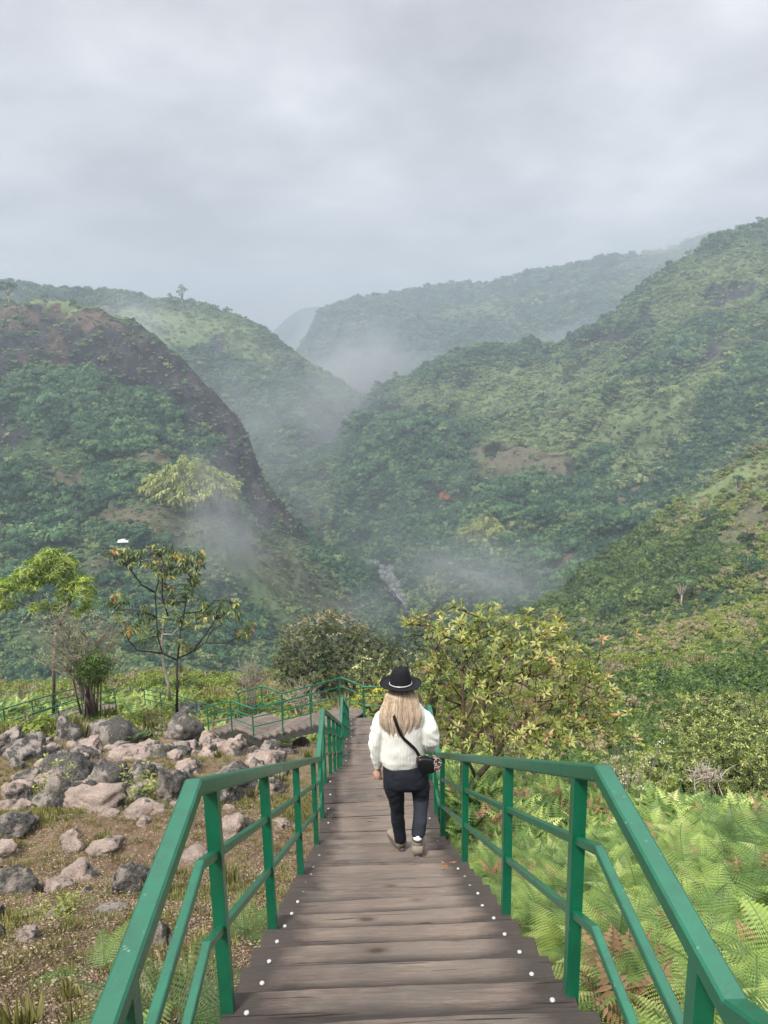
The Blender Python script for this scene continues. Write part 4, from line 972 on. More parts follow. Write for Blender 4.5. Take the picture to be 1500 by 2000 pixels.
# order by name: broadleaf(.001..003) 0-3, scrub 4-6
def forest(key, n, size_wood, size_open, label, p_open=.35, seed=0, soil_p=.05, rock_p=.06, coll='forest_kinds'):
    T, nb, at, px_, py_ = HILLS[key]; r = np.random.default_rng(200+seed)
    S = T[nb-4:]; A = {k: v[nb-4:] for k, v in at.items()}
    e1 = S[1:, :-1]-S[:-1, :-1]; e2 = S[:-1, 1:]-S[:-1, :-1]; area = np.linalg.norm(np.cross(e1, e2), axis=-1)
    depth = S[:-1, :-1, 1]; wgt = area/np.maximum(60, depth)**.6
    pu, pv = px_[nb-4:][:-1, :-1], py_[nb-4:][:-1, :-1]; wgt = wgt*((pu > -160) & (pu < 1660) & (pv < (1480 if key != 'H7' else 1640)))
    wgt = (wgt/wgt.sum()).ravel(); k = r.choice(len(wgt), n, p=wgt); i, j = np.divmod(k, area.shape[1])
    f, g = r.random(n), r.random(n); pos = S[i, j]+e1[i, j]*f[:, None]+e2[i, j]*g[:, None]
    wd = A['wood'][i, j]; sl = A['soil'][i, j]; rk = A['rock'][i, j]; lt = A['light'][i, j]
    clump = fbm(pos[:, 0], pos[:, 1], pos[:, 2], size_wood*9, 3)
    pr = np.clip(p_open+.5*clump-.35*lt, .04, 1); pr = np.maximum(pr, wd*.97); pr = np.where(sl > .45, soil_p, pr); pr = np.where((rk > .5) & (wd < .5), rock_p, pr)
    keep = r.random(n) < pr; pos, wd, lt, clump = pos[keep], wd[keep], lt[keep], clump[keep]; n = len(pos)
    w_ = np.clip(wd+.5*clump, 0, 1); big = size_open+(size_wood-size_open)*w_
    scl = big*np.exp(r.normal(-.03, .33, n)); isf = r.random(n) < np.clip(.3+w_-.9*lt, .06, .95)
    idx = np.where(isf, r.integers(0, 4, n), r.integers(4, 7, n)); pos[:, 2] += scl*.12
    rot = np.stack([r.normal(0, .15, n), r.normal(0, .15, n), r.uniform(0, 6.28, n)], -1)
    scatter('forest', label, 'forest', PROTO[coll], pos, scl, rot, idx)
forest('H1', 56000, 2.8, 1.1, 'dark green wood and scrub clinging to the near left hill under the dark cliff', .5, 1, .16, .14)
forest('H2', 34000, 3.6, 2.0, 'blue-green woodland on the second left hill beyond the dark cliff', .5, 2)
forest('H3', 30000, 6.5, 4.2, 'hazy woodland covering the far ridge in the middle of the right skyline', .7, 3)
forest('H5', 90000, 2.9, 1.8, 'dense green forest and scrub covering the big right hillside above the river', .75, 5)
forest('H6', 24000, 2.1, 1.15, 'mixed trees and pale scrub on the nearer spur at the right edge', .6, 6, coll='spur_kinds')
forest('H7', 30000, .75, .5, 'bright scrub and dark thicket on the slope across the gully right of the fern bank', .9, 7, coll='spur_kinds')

# ------------------------------------------------------------------ single trees and shrubs
def skeleton(base, tips, r0, r, trunk=None, rtip=.004, jitter=.12, droop=0, seglen=.35, power=.5):
    """joins every tip to the nearest wood already grown; returns limb polylines with radii"""
    nodes = [Vector(base)]; par = [-1]; limbs = []
    def add_path(pts, par0):
        ids = [par0]
        for p in pts: nodes.append(Vector(p)); par.append(ids[-1]); ids.append(len(nodes)-1)
        limbs.append(ids)
    for tr in (trunk or []):
        a = Vector(tr[0]); best = min(range(len(nodes)), key=lambda i: (nodes[i]-a).length)
        add_path([Vector(p) for p in tr[1:]], best)
    NP = [tuple(n) for n in nodes]; arr = np.array(NP)
    b = np.array(base); order = np.argsort(np.linalg.norm(np.array(tips)-b, axis=1))
    for k in order:
        t = np.array(tips[k]); dist = np.linalg.norm(arr-t, axis=1)+.35*np.maximum(0, np.linalg.norm(arr-b, axis=1)-np.linalg.norm(t-b)+.1)*3
        i = int(np.argmin(dist)); a = Vector(arr[i]); tv = Vector(t); d = tv-a; n = max(2, int(d.length/seglen)+1); pts = []
        for s in range(1, n+1):
            f = s/n; q = a+d*f
            q += Vector((r.normal(0, jitter), r.normal(0, jitter), r.normal(0, jitter)))*d.length*.3*(1-f) + Vector((0, 0, -1))*droop*math.sin(math.pi*f)*d.length
            pts.append(q)
        n0 = len(nodes); add_path(pts, i); arr = np.concatenate([arr, np.array([tuple(q) for q in nodes[n0:]])])
    load = np.ones(len(nodes))
    for i in range(len(nodes)-1, 0, -1): load[par[i]] += load[i]
    rad = rtip+(r0-rtip)*(load/load[0])**power
    out = []
    for ids in limbs: out.append(([nodes[i] for i in ids], [float(min(rad[ids[min(1, len(ids)-1)]], rad[i])) for i in ids]))
    return out
def px_pts(L_, Y, r=None, dj=0): return [P(u, v, Y+(r.normal(0, dj) if r is not None else 0)) for u, v in L_]
def rosettes(r, C, n_leaf, length, width, tilt=.4, up=None, spread=.02, tint=None, tsd=.1):
    """whorls of leaves at points C"""
    m = len(C); C = np.repeat(np.asarray(C), n_leaf, 0); k = np.tile(np.arange(n_leaf), m)
    ax = np.repeat((up if up is not None else np.tile([0, 0, 1.], (m, 1)))+r.normal(0, .35, (m, 3)), n_leaf, 0)
    ax /= np.linalg.norm(ax, axis=1)[:, None]
    ref = np.cross(ax, np.tile([.3, .8, .1], (len(ax), 1))); ref /= np.linalg.norm(ref, axis=1)[:, None]; b = np.cross(ax, ref)
    a = 2*np.pi*(k/n_leaf)+np.repeat(r.uniform(0, 6.28, m), n_leaf)+r.normal(0, .2, len(k))
    d = ref*np.cos(a)[:, None]+b*np.sin(a)[:, None]; tl = tilt+r.normal(0, .25, len(k))
    d = d*np.cos(tl)[:, None]+ax*np.sin(tl)[:, None]
    tn = np.clip(np.repeat(tint if tint is not None else r.random(m), n_leaf)+r.normal(0, tsd, len(k)), 0, 1)
    Ln = length*r.uniform(.6, 1.2, len(k))
    return C+d*spread, d, ax+d*.1, Ln, Ln*width, tn
def put_leaves(root, arrs, mat, droop=.15, name='crown', fold=.12):
    pos, d, nrm, Ln, Wd, tn = arrs; off = np.array(root.location)
    return leaf_mesh(name, pos-off, d, nrm, Ln, Wd, tn, mat, root, droop=droop, fold=fold)
def put_wood(root, segs, mat, name='trunk', sides=6):
    off = Vector(root.location); return segs_mesh(name, [([p-off for p in a], b) for a, b in segs], mat, root, sides)
Z4 = lambda L_: [(x/2.68, 1000+y/2.68) for x, y in L_]
r = np.random.default_rng(21)
# thin dark tree with umbrella leaf whorls
YT = 29.5; bq = P(345, 1392, YT)
t1 = thing('umbrella_tree', 'thin dark-stemmed tree with open branches and drooping leaf whorls behind the near-black boulder', 'tree', bq)
tr = [Z4(s) for s in [[(925, 1050), (928, 900), (926, 775)], [(926, 775), (850, 740), (825, 650), (820, 560), (812, 430), (830, 360), (820, 280), (815, 225)],
      [(930, 770), (938, 690), (945, 620), (965, 520), (978, 450), (1010, 370), (1020, 330)], [(935, 765), (1010, 730), (1075, 685), (1110, 620), (1160, 590)],
      [(1080, 685), (1190, 685), (1250, 650), (1290, 600)], [(850, 740), (720, 725), (672, 672), (655, 625)], [(808, 420), (740, 380), (690, 310), (650, 270), (625, 235)],
      [(820, 550), (750, 520), (680, 510), (610, 515), (585, 475)], [(950, 570), (880, 560), (822, 552)], [(975, 470), (930, 470), (885, 430), (872, 385)],
      [(965, 530), (1020, 525), (1080, 510), (1120, 465), (1200, 465), (1255, 490)], [(880, 545), (850, 450), (850, 300), (862, 205)], [(1020, 370), (960, 290), (950, 220)], [(1010, 730), (1090, 620), (1130, 560)]]]
segs = []; deps = [0, -.2, .4, .6, .9, -.7, -.9, -.3, .2, .8, 1.2, .5, .9, .1]
for s, dp in zip(tr, deps):
    n = len(s); pts = [P(u, v, YT+dp*i/max(1, n-1)) for i, (u, v) in enumerate(s)]; first = s is tr[0]
    segs.append((pts, [(.062 if first else .034*(1-.75*i/(n-1))+.006) * (1-.2*i/(n-1) if first else 1) for i in range(n)]))
cl = [(620, 220), (650, 200), (700, 230), (735, 215), (820, 200), (870, 190), (880, 260), (940, 240), (1020, 210), (1050, 235), (960, 290), (1010, 300), (1040, 360), (1000, 400), (975, 430), (890, 400), (900, 460), (760, 560), (740, 500), (600, 450), (640, 460), (560, 480), (720, 560), (770, 640), (650, 620), (690, 610), (820, 610), (950, 670), (970, 690), (930, 700), (1060, 480), (1100, 520), (1160, 540), (1190, 480), (1240, 490), (1290, 590), (1310, 620), (1270, 640), (1000, 580), (930, 540), (870, 300), (830, 300), (1140, 500), (790, 260), (660, 250), (905, 215), (1000, 350), (590, 215), (1060, 540), (1220, 520), (980, 240), (920, 310), (870, 220), (1030, 270)]
C = []
for c in Z4(cl):
    for _ in range(6): C.append(P(c[0]+r.normal(0, 8), c[1]+r.normal(0, 6), YT+r.normal(0, .7)))
tips_ = [tuple(c) for c in C[::6]]; nodes0 = [(tuple(p)) for s, _ in segs for p in s]
put_wood(t1, segs, BARK_D)
tw = []
for c in C:
    a = min(nodes0, key=lambda p: (Vector(p)-c).length); a = Vector(a)
    if (a-c).length < 1.3: tw.append(([a, (a+c)/2+Vector((0, 0, -.05)), c], [.014, .010, .006]))
put_wood(t1, tw, BARK_D, 'twigs', 4)
put_leaves(t1, rosettes(r, np.array([tuple(c) for c in C]), 8, .24, .36, -.55, tint=r.random(len(C))*.93), COMPOUND, .3)
# pale slim trunk behind it
q = P(332, 1375, 33); t = thing('slender_tree', 'slim pale-barked tree standing behind the thin dark tree', 'tree', q)
put_wood(t, [(px_pts(Z4([(890, 985), (880, 900), (855, 800), (845, 720), (850, 620), (858, 560)]), 33), [.09, .075, .06, .05, .04, .02]), (px_pts(Z4([(850, 740), (770, 740), (745, 670)]), 33), [.035, .025, .012]), (px_pts(Z4([(848, 690), (800, 625), (700, 600), (620, 540)]), 33), [.03, .025, .018, .01]), (px_pts(Z4([(855, 640), (900, 640), (990, 560)]), 33), [.03, .02, .01])], BARK_P)
C = [P(u+r.normal(0, 9), v+r.normal(0, 7), 33+r.normal(0, .5)) for u, v in Z4([(640, 560), (745, 670), (620, 540), (700, 590), (990, 560), (860, 560), (780, 620)]) for _ in range(5)]
put_leaves(t, rosettes(r, np.array([tuple(c) for c in C]), 7, .22, .4, -.3), LIME)
def lobe_tree(name, label, cat, base, Y, lobes, n_per, leaf, width, mat, bark, r0, depth=1.0, tilt=.35, whorl=5, trunk=None, inner=.5, tint=None, droop=.15, trunk_name='trunk', seed=0, tsd=.14, tips_frac=.35, group=None, fold=.12):
    """crown from uneven masses given as photo outlines (u,v,ru,rv) at distance Y"""
    r = np.random.default_rng(900+seed); C = []; up = []
    for (u, v, ru, rv) in lobes:
        c = P(u, v, Y+r.normal(0, .25)*depth); sx = ru/F*Y; sz = rv/F*Y; n = int(n_per*ru*rv/900)
        w_ = rand_unit(n, r); rr = (r.random(n)**inner)[:, None]; o = w_*rr*np.array([sx, min(sx, sz)*depth*1.15, sz]); C.append(np.array(c)+o); up.append(w_*.8+np.array([0, -.1, .7]))
    C = np.concatenate(C); up = np.concatenate(up)
    t = thing(name, label, cat, base, group=group)
    tips = C[r.random(len(C)) < tips_frac]
    tr = [[P(u, v, Y) for u, v in s] for s in (trunk or [])]
    if tr: tr = [[Vector(base)]+tr[0]]+tr[1:]
    put_wood(t, skeleton(tuple(base), [tuple(c) for c in tips], r0, r, tr), bark, trunk_name, 6)
    tn = tint(C, r) if tint else r.random(len(C))
    put_leaves(t, rosettes(r, C, whorl, leaf, width, tilt, up, .01, tn, tsd), mat, droop, fold=fold)
    return t
# light green tree at the left
lobe_tree('leafy_tree', 'bright yellow-green domed tree at the left edge above the grey shrub', 'tree', P(105, 1400, 32), 31,
  [(100, 1085, 26, 17), (75, 1100, 30, 20), (125, 1105, 30, 22), (45, 1125, 30, 20), (90, 1125, 40, 20), (140, 1135, 30, 20), (15, 1150, 28, 20), (165, 1150, 20, 24), (130, 1160, 24, 16), (55, 1150, 24, 16), (10, 1180, 26, 14), (172, 1180, 14, 20), (75, 1185, 22, 12), (-25, 1165, 24, 20), (110, 1185, 14, 12), (150, 1195, 14, 12)],
  100, .21, .28, leaf_mat('bright_lime_leaf', [(0, (.09, .15, .025)), (.5, (.21, .30, .055)), (1, (.46, .52, .14))], .4, .4), BARK_G, .08, 1.6, trunk=[[(105, 1300), (110, 1230)], [(110, 1230), (80, 1180), (50, 1140)], [(110, 1230), (140, 1170)]], seed=1, tint=lambda C, r: np.clip(r.normal(.5, .24, len(C)), 0, 1), droop=.4)
# multi-stemmed shrub
def stems_shrub(name, label, base, Y, tops, n, mat_b, r0=.035, jit=.35, seed=0, cat='shrub', twigs=3):
    r = np.random.default_rng(seed); t = thing(name, label, cat, base); segs = []; tips = []
    for k in range(n):
        u = r.uniform(tops[0], tops[1]); v = tops[2]+(tops[3]-tops[2])*r.random()
        e = P(u, v, Y+r.normal(0, .5)); b = Vector(base)+Vector((r.normal(0, .18), r.normal(0, .12), 0)); d = e-b
        mid = b+d*.45+Vector((-d.x*.18, 0, .12*d.length)); pts = [b, b+(mid-b)*.5+Vector((r.normal(0, .03), 0, 0)), mid, mid+(e-mid)*.5+Vector((r.normal(0, .06), 0, 0)), e]
        rr = r0*r.uniform(.5, 1); segs.append((pts, [rr, rr*.85, rr*.65, rr*.4, .006])); tips.append(e)
        for _ in range(twigs*2):
            f = r.uniform(.4, .95); a = b+(e-b)*f if f > .6 else mid; tt = pts[3] if f > .6 else pts[2]
            q = tt+Vector((r.normal(0, jit), r.normal(0, jit*.6), abs(r.normal(0, jit)))); segs.append(([tt, (tt+q)/2+Vector((0, 0, .05)), q], [.012, .009, .004])); tips.append(q)
            for _ in range(2):
                q2 = q+Vector((r.normal(0, jit*.45), r.normal(0, jit*.3), abs(r.normal(0, jit*.5)))); segs.append(([q, q2], [.006, .003])); tips.append(q2)
    put_wood(t, segs, mat_b, 'stems', 5); return t, np.array([tuple(p) for p in tips])
t, tips = stems_shrub('multi_stemmed_shrub', 'grey many-stemmed shrub with one dense dark green side, beside the left walkway', P(178, 1396, 27.5), 27, (55, 245, 1190, 1300), 34, BARK_G, .05, .45, 31)
put_leaves(t, rosettes(r, tips[r.random(len(tips)) < .75]+r.normal(0, .08, (1, 3)), 5, .13, .3, .3), GREYG, name='foliage')
C = np.array([tuple(P(186+r.normal(0, 17), 1305+r.normal(0, 17), 26.6+r.normal(0, .3))) for _ in range(520)])
put_leaves(t, rosettes(r, C, 5, .13, .38, .3, tint=r.random(len(C))*.6), DKGRN, name='dense_foliage')
# rounded evergreens behind the foot of the stairs
lobe_tree('round_tree', 'broad dark olive tree with a rounded dome, straight beyond the foot of the stairway', 'tree', P(655, 1390, 40), 40,
  [(600, 1265, 50, 34), (650, 1250, 60, 36), (705, 1258, 50, 34), (570, 1290, 36, 32), (620, 1300, 50, 36), (680, 1300, 50, 36), (735, 1285, 34, 34), (590, 1325, 36, 26), (650, 1340, 50, 24), (560, 1262, 20, 16), (640, 1225, 30, 14), (755, 1262, 24, 18), (775, 1285, 24, 24), (545, 1290, 18, 20), (560, 1320, 24, 24), (690, 1235, 34, 14), (610, 1235, 30, 14)],
  190, .15, .42, OLIVE, BARK_D, .25, 1.8, seed=2, inner=.3, tips_frac=.12, tint=lambda C, r: np.clip(r.beta(1.5, 3.0, len(C))+(r.random(len(C)) < .03)*.4, 0, 1))
lobe_tree('flowering_tree', 'ochre-crowned tree with bare pale twigs showing behind the broad olive tree', 'tree', P(640, 1400, 48), 47,
  [(615, 1212, 44, 20), (580, 1235, 36, 20), (655, 1208, 40, 18), (560, 1250, 24, 18), (700, 1225, 30, 20)], 30, .26, .4,
  leaf_mat('ochre_leaf', [(0, (.06, .055, .016)), (.5, (.13, .115, .035)), (1, (.26, .21, .08))], .2), BARK_P, .2, 1.4, seed=3, tips_frac=.8)
lobe_tree('speckled_bush', 'bush with small pale-edged leaves between the broad olive tree and the hat', 'bush', P(745, 1390, 33), 33,
  [(720, 1290, 36, 20), (765, 1282, 36, 18), (800, 1292, 30, 20), (740, 1315, 44, 26), (700, 1318, 28, 26), (790, 1320, 34, 24), (830, 1310, 30, 30)], 54, .14, .42,
  leaf_mat('speckled_leaf', [(0, (.03, .05, .014)), (.5, (.10, .135, .035)), (.8, (.24, .27, .10)), (1, (.55, .54, .28))], .2), BARK_D, .12, 1.5, seed=4, inner=.35, tips_frac=.2)
lobe_tree('yellow_bush', 'vivid yellow-green bush behind the end railing at the foot of the stairs', 'bush', P(730, 1408, 25), 25.5,
  [(715, 1350, 28, 16), (750, 1345, 30, 18), (735, 1372, 36, 18), (775, 1365, 24, 20), (690, 1372, 14, 14)], 60, .12, .4, YELLOW, BARK_D, .05, 1.6, seed=5, inner=.4)
lobe_tree('dark_tree', 'near-black green tree peeping between the broad olive tree and the big reddish-yellow shrub', 'tree', P(840, 1400, 36), 35,
  [(820, 1235, 44, 24), (865, 1250, 44, 30), (800, 1255, 26, 22), (845, 1275, 50, 30), (900, 1270, 50, 40), (890, 1320, 60, 40)], 40, .19, .42,
  leaf_mat('dark_leaf', [(0, (.012, .022, .008)), (.6, (.035, .055, .018)), (1, (.09, .12, .04))], .15), BARK_D, .2, 1.4, seed=6, inner=.3, tips_frac=.1)
# big shrub beside the stairs
def tint_big(C, r):
    u, v = proj_np(C); t = np.clip(r.normal(.46, .2, len(C)), 0, .86); red = r.random(len(C)) < np.clip((u-930)/1100, .01, .4); red &= r.random(len(C)) < .7; t[red] = r.uniform(.86, 1, red.sum())
    yel = r.random(len(C)) < .2; t[yel & ~red] = r.uniform(.7, .86, (yel & ~red).sum()); return t
bb = P(905, 1600, 9.0); bb.z = float(G(bb.x, bb.y))
big = lobe_tree('big_shrub', 'big yellow-green and reddish shrub behind the right railing beside the walker', 'shrub', bb, 9.1,
  [(900, 1225, 60, 36), (965, 1235, 60, 40), (1040, 1245, 60, 42), (1100, 1265, 50, 40), (850, 1235, 34, 22), (822, 1215, 30, 16), (796, 1222, 16, 9), (860, 1300, 50, 44), (930, 1300, 70, 50), (1010, 1310, 70, 50), (1090, 1330, 60, 46), (1150, 1330, 44, 36),
   (870, 1370, 50, 46), (940, 1380, 66, 50), (1020, 1385, 66, 46), (1100, 1395, 60, 40), (1160, 1390, 40, 36), (880, 1430, 40, 40), (950, 1435, 50, 30), (1050, 1435, 60, 26), (1130, 1435, 50, 24), (1190, 1350, 26, 24), (1200, 1420, 30, 26),
   (890, 1185, 16, 14), (960, 1190, 20, 14), (1090, 1215, 20, 18), (1030, 1205, 14, 12), (858, 1190, 10, 8), (1218, 1330, 14, 10), (1232, 1395, 14, 12), (1210, 1450, 14, 10), (1170, 1240, 8, 8), (1230, 1235, 12, 7), (1262, 1235, 7, 5), (1250, 1345, 16, 5), (1240, 1440, 12, 6), (1160, 1285, 14, 10)],
  19, .088, .36, BUSHL, simple('shrub_bark', (.10, .07, .05), .85, .2, 0, 12, .5, .01), .05, 2.2, tilt=.6, whorl=6, seed=7, inner=.4, tint=tint_big, tips_frac=.8, tsd=.05, droop=.2,
  trunk=[[(905, 1560), (903, 1500), (908, 1440), (905, 1370), (900, 1310)], [(903, 1560), (930, 1520), (965, 1480), (990, 1440), (1040, 1390), (1100, 1350)], [(925, 1520), (912, 1480), (940, 1420), (950, 1350), (960, 1280)], [(990, 1440), (1080, 1440), (1150, 1420), (1230, 1440)], [(905, 1370), (870, 1320), (850, 1270), (830, 1235)]])
# dark rounded bushes in the gully on the right
for i, (lob, lab, Y) in enumerate([
   ([(1350, 1400, 50, 30), (1400, 1385, 60, 30), (1460, 1392, 60, 34), (1330, 1430, 44, 40), (1520, 1400, 50, 40), (1400, 1430, 60, 40)], 'olive-green rounded bush, upper of the two dark bushes at the right edge', 21),
   ([(1400, 1440, 50, 34), (1450, 1450, 60, 40), (1380, 1480, 50, 44), (1440, 1500, 70, 50), (1500, 1490, 50, 50), (1350, 1500, 36, 36), (1420, 1560, 90, 40), (1550, 1500, 50, 60), (1500, 1560, 60, 40)], 'glossy-leaved rounded bush, lower of the two dark bushes at the right edge', 17.5)]):
    lobe_tree('round_bush', lab, 'bush', P(1430, 1600, Y), Y, lob, 150, .085, .42, leaf_mat('glossy_leaf', [(0, (.03, .055, .012)), (.45, (.095, .135, .028)), (.8, (.22, .27, .06)), (1, (.45, .47, .17))], .2, .35), BARK_D, .1, 1.8, seed=10+i, inner=.28, tips_frac=.1)
# bare pale shrubs
for i, (u0, v0, Y, tops, n, lab) in enumerate([
   (492, 1392, 34, (455, 535, 1275, 1330), 16, 'leafless pale shrub in the scrub left of the broad olive tree'),
   (1440, 1262, 76, (1400, 1485, 1205, 1235), 12, 'bare pale little tree on the scrub slope across the gully'),
   (1378, 1562, 14, (1352, 1400, 1480, 1530), 9, 'small bunch of dead twigs in front of the lower dark bush'),
   (590, 1400, 30, (560, 640, 1340, 1375), 14, 'dry pale twiggy shrub just behind the zigzag walkway')]):
    stems_shrub('bare_shrub', lab, P(u0, v0, Y), Y, tops, n, BARK_P, .0011*Y, .011*Y, 50+i, twigs=3)
# scrub between the walkways and the drop
proto_coll('scrub_kinds', [far_bush(91, 380, LIME, 'bush', .16, .8, 8, False), far_bush(92, 380, GREYG, 'bush', .14, .8, 8, False), far_bush(93, 380, DKGRN, 'bush', .16, .8, 8, False), far_bush(94, 360, DRY, 'bush', .12, .8, 8, False),
   tuft_proto(95, 70, 1.0, GRASS, .03, .35, 'tall_grass'), tuft_proto(96, 60, .8, leaf_mat('straw', [(0, (.2, .17, .08)), (1, (.48, .42, .26))], .2, .7, True, .5), .025, .35, 'tall_grass')])
r = np.random.default_rng(33); pts = []; scl = []; rot = []; idx = []
for _ in range(4200):
    y = 22.5+46*r.random()**1.1; x = r.uniform(-.66, .5)*y
    if x > .12*y and y < 24: continue
    uu, vv = proj_np(np.array([[x, y, float(G(x, y))+.5]]))
    if 600 < uu[0] < 640 and y < 26: continue
    near_path = any(math.hypot(x-p[0], y-p[1]) < 1.6 for p in (w1+w2+w3)) or (y < 24.5 and x > -9)
    near_path = near_path or min(abs((x-a[0])*(b[1]-a[1])-(y-a[1])*(b[0]-a[0]))/math.hypot(b[0]-a[0], b[1]-a[1]) if min(a[0], b[0])-1 < x < max(a[0], b[0])+1 and min(a[1], b[1])-1 < y < max(a[1], b[1])+1 else 9 for w_ in (w1, w2, w3) for a, b in zip(w_[:-1], w_[1:])) < 1.3
    if near_path: continue
    cnoise = fbm(x, y, 77, 7, 3); k = r.random()
    if cnoise > .15: c = 0 if k < .6 else 2
    elif cnoise > -.2: c = [4, 0, 1, 5][int(r.integers(0, 4))]
    else: c = [3, 1, 5, 0][int(r.integers(0, 4))]
    pts.append((x, y, float(G(x, y))+.1)); s = r.uniform(.35, .85)*(1+.012*(y-22)); scl.append(s); rot.append((0, 0, r.uniform(0, 6.28))); idx.append(c)
scatter('scrub', 'yellow-green scrub, dry grass and low bushes on the brow of the slope beyond the walkways', 'scrub', PROTO['scrub_kinds'], pts, scl, rot, idx)
# small leafy plants among the rocks
for u, v, lab in [(100, 1562, 'small green leafy weed below the charcoal boulder'), (292, 1560, 'small leafy green weed between pink stones left of the railing bend'), (104, 1805, 'tiny green sprig at the foot of the orange-pink flat stone'), (350, 1405, 'leafy pale green stems growing over the dark streaked boulder'), (165, 1430, 'pale green sprigs in front of the pale cream boulder'), (240, 1405, 'sprawling yellow-green weed on top of the rock field left of the thin dark tree')]:
    q = hit(u, v); s = q.y*.018
    C = np.array([[q.x+r.normal(0, s), q.y+r.normal(0, s), q.z+abs(r.normal(.03*q.y*.15, s))+.02] for _ in range(40)])
    t = thing('weed', lab, 'weed', q); put_leaves(t, rosettes(r, C, 4, .007*q.y+.015, .4, .4), LIME, name='leaves')
    put_wood(t, [([Vector(q), Vector(c)], [.004, .002]) for c in C[::3]], BARK_G, 'stems', 4)
# white flowers at the top of the fern bank
q = Vector((3.35, 9.2, float(G(3.35, 9.2)))); C = np.array([[q.x+r.normal(0, .35), q.y+r.normal(0, .3), q.z+r.uniform(.45, .8)] for _ in range(60)])
t = thing('flowering_weed', 'weed with cream flower heads topping the fern bank', 'weed', q)
put_leaves(t, rosettes(r, C, 7, .028, .5, .5), leaf_mat('cream_petal', [(0, (.5, .45, .32)), (1, (.75, .72, .6))], .2), name='flowers')
put_wood(t, [([Vector((c[0]*.6+q.x*.4, c[1]*.6+q.y*.4, q.z)), Vector(c)], [.006, .003]) for c in C], BARK_G, 'stems', 4)

# ------------------------------------------------------------------ things on the hills
def on_hill(key, u, v):
    T, nb, at, px_, py_ = HILLS[key]; d = (px_[nb:]-u)**2+(py_[nb:]-v)**2+ .0*T[nb:, :, 1]
    i = np.unravel_index(np.argmin(d), d.shape); return Vector(T[nb:][i])
def copy_tree(o, parent=None):
    c = o.copy(); COL.objects.link(c); c.parent = parent
    for ch in o.children: copy_tree(ch, c)
    return c
def far_tree(seed, kind):
    r = np.random.default_rng(seed); fl = {'round': .75, 'tall': 1.5, 'umbrella': .4}[kind]; n = 900
    pos, d, nrm, Ln, Wd, tint, C, LR = lobed_leaves(r, n, (1, 1, fl), 13, .15, .6, (.28, .45) if kind != 'umbrella' else (.5, .8), .15, .8, -.4)
    hz = {'round': 1.5, 'tall': 2.2, 'umbrella': 2.0}[kind]; pos[:, 2] += hz
    t = thing('hill_tree', 'tree', 'tree', (0, 0, 0)); leaf_mesh('crown', pos, d, nrm, Ln, Wd, tint, FAR, t)
    C = C+np.array([0, 0, hz]); segs_mesh('trunk', [([Vector((0, 0, -.3)), Vector((.03, 0, hz*.35)), Vector((0, .03, hz*.6))], [.10, .08, .06])]+[([Vector((0, .0, hz*.45)), Vector(c)*.5+Vector((0, 0, hz*.35)), Vector(c)], [.05, .035, .015]) for c in C], BARK_P, t, 5)
    return t
protos = {'round': far_tree(1, 'round'), 'tall': far_tree(2, 'tall'), 'umbrella': far_tree(3, 'umbrella')}; used = set()
SK = [('H2', 357, 594, 10, 'tall', 'tallest tree on the skyline of the second left hill'), ('H2', 372, 596, 7, 'round', 'shorter tree right beside the tallest skyline tree of the second left hill'),
 ('H2', 333, 590, 5, 'tall', 'small tree just left of the tallest skyline tree on the second left hill'), ('H2', 262, 578, 4.5, 'round', 'leftmost of two small round trees on the skyline above the dark cliff'), ('H2', 276, 579, 4, 'round', 'rightmost of two small round trees on the skyline above the dark cliff'),
 ('H2', 425, 607, 5, 'round', 'small round tree on the skyline right of the tallest one'), ('H2', 452, 612, 4, 'umbrella', 'thin flat-topped tree on the falling skyline of the second left hill'), ('H2', 483, 628, 4, 'umbrella', 'lowest thin tree on the falling skyline of the second left hill'),
 ('H1', 88, 590, 5, 'round', 'dark single tree on top of the cliff hill at the upper left'), ('H1', 18, 585, 10, 'round', 'large dark tree on the hilltop at the left edge'),
 ('H3', 885, 566, 20, 'round', 'big rounded tree standing up from the hazy middle ridge'), ('H3', 915, 562, 12, 'tall', 'narrow tree right of the big rounded one on the hazy middle ridge'), ('H3', 770, 575, 18, 'round', 'rounded tree at the hump of the hazy middle ridge'),
 ('H3', 1005, 549, 14, 'umbrella', 'flat-topped tree midway along the hazy middle ridge'), ('H3', 1235, 497, 15, 'round', 'tree in the mist near the right end of the hazy middle ridge'), ('H3', 1312, 486, 17, 'round', 'domed tree where the middle ridge meets the big right hill'),
 ('H5', 1478, 424, 5.5, 'umbrella', 'flat-topped tree standing highest on the right skyline'), ('H5', 1440, 450, 6, 'round', 'round tree on the right skyline below the highest one'), ('H5', 772, 742, 4.5, 'tall', 'little tree at the left tip of the big right hill'), ('H5', 1340, 494, 6, 'round', 'round tree where the right skyline begins to climb'),
 ('H6', 1332, 1185, 4.4, 'umbrella', 'tree with a pale bare trunk and spreading dark crown on the lower right slope'), ('H6', 1190, 1215, 3.2, 'round', 'dark round tree low on the right slope, above the big reddish shrub'), ('H6', 1270, 1105, 3.6, 'round', 'round tree midway up the nearer right spur'),
 ('H6', 1385, 1030, 3.8, 'round', 'leafy tree below the pale scrub patch of the nearer right spur'), ('H6', 1465, 1130, 4.2, 'round', 'light green tree near the right edge above the scrub slope'), ('H6', 1440, 960, 3, 'umbrella', 'small flat tree near the top of the nearer right spur'), ('H6', 1110, 1150, 2.8, 'tall', 'slim tree beside the brown field on the lower right slope'),
 ('H5', 1160, 1000, 5, 'tall', 'tall slim palm-like tree in the wood below the brown slip on the right hill'), ('H1', 60, 1075, 6, 'round', 'large round tree above the bright tree on the lower left slope'), ('H1', 20, 990, 6, 'round', 'dark crown at the left edge halfway down the cliff hill')]
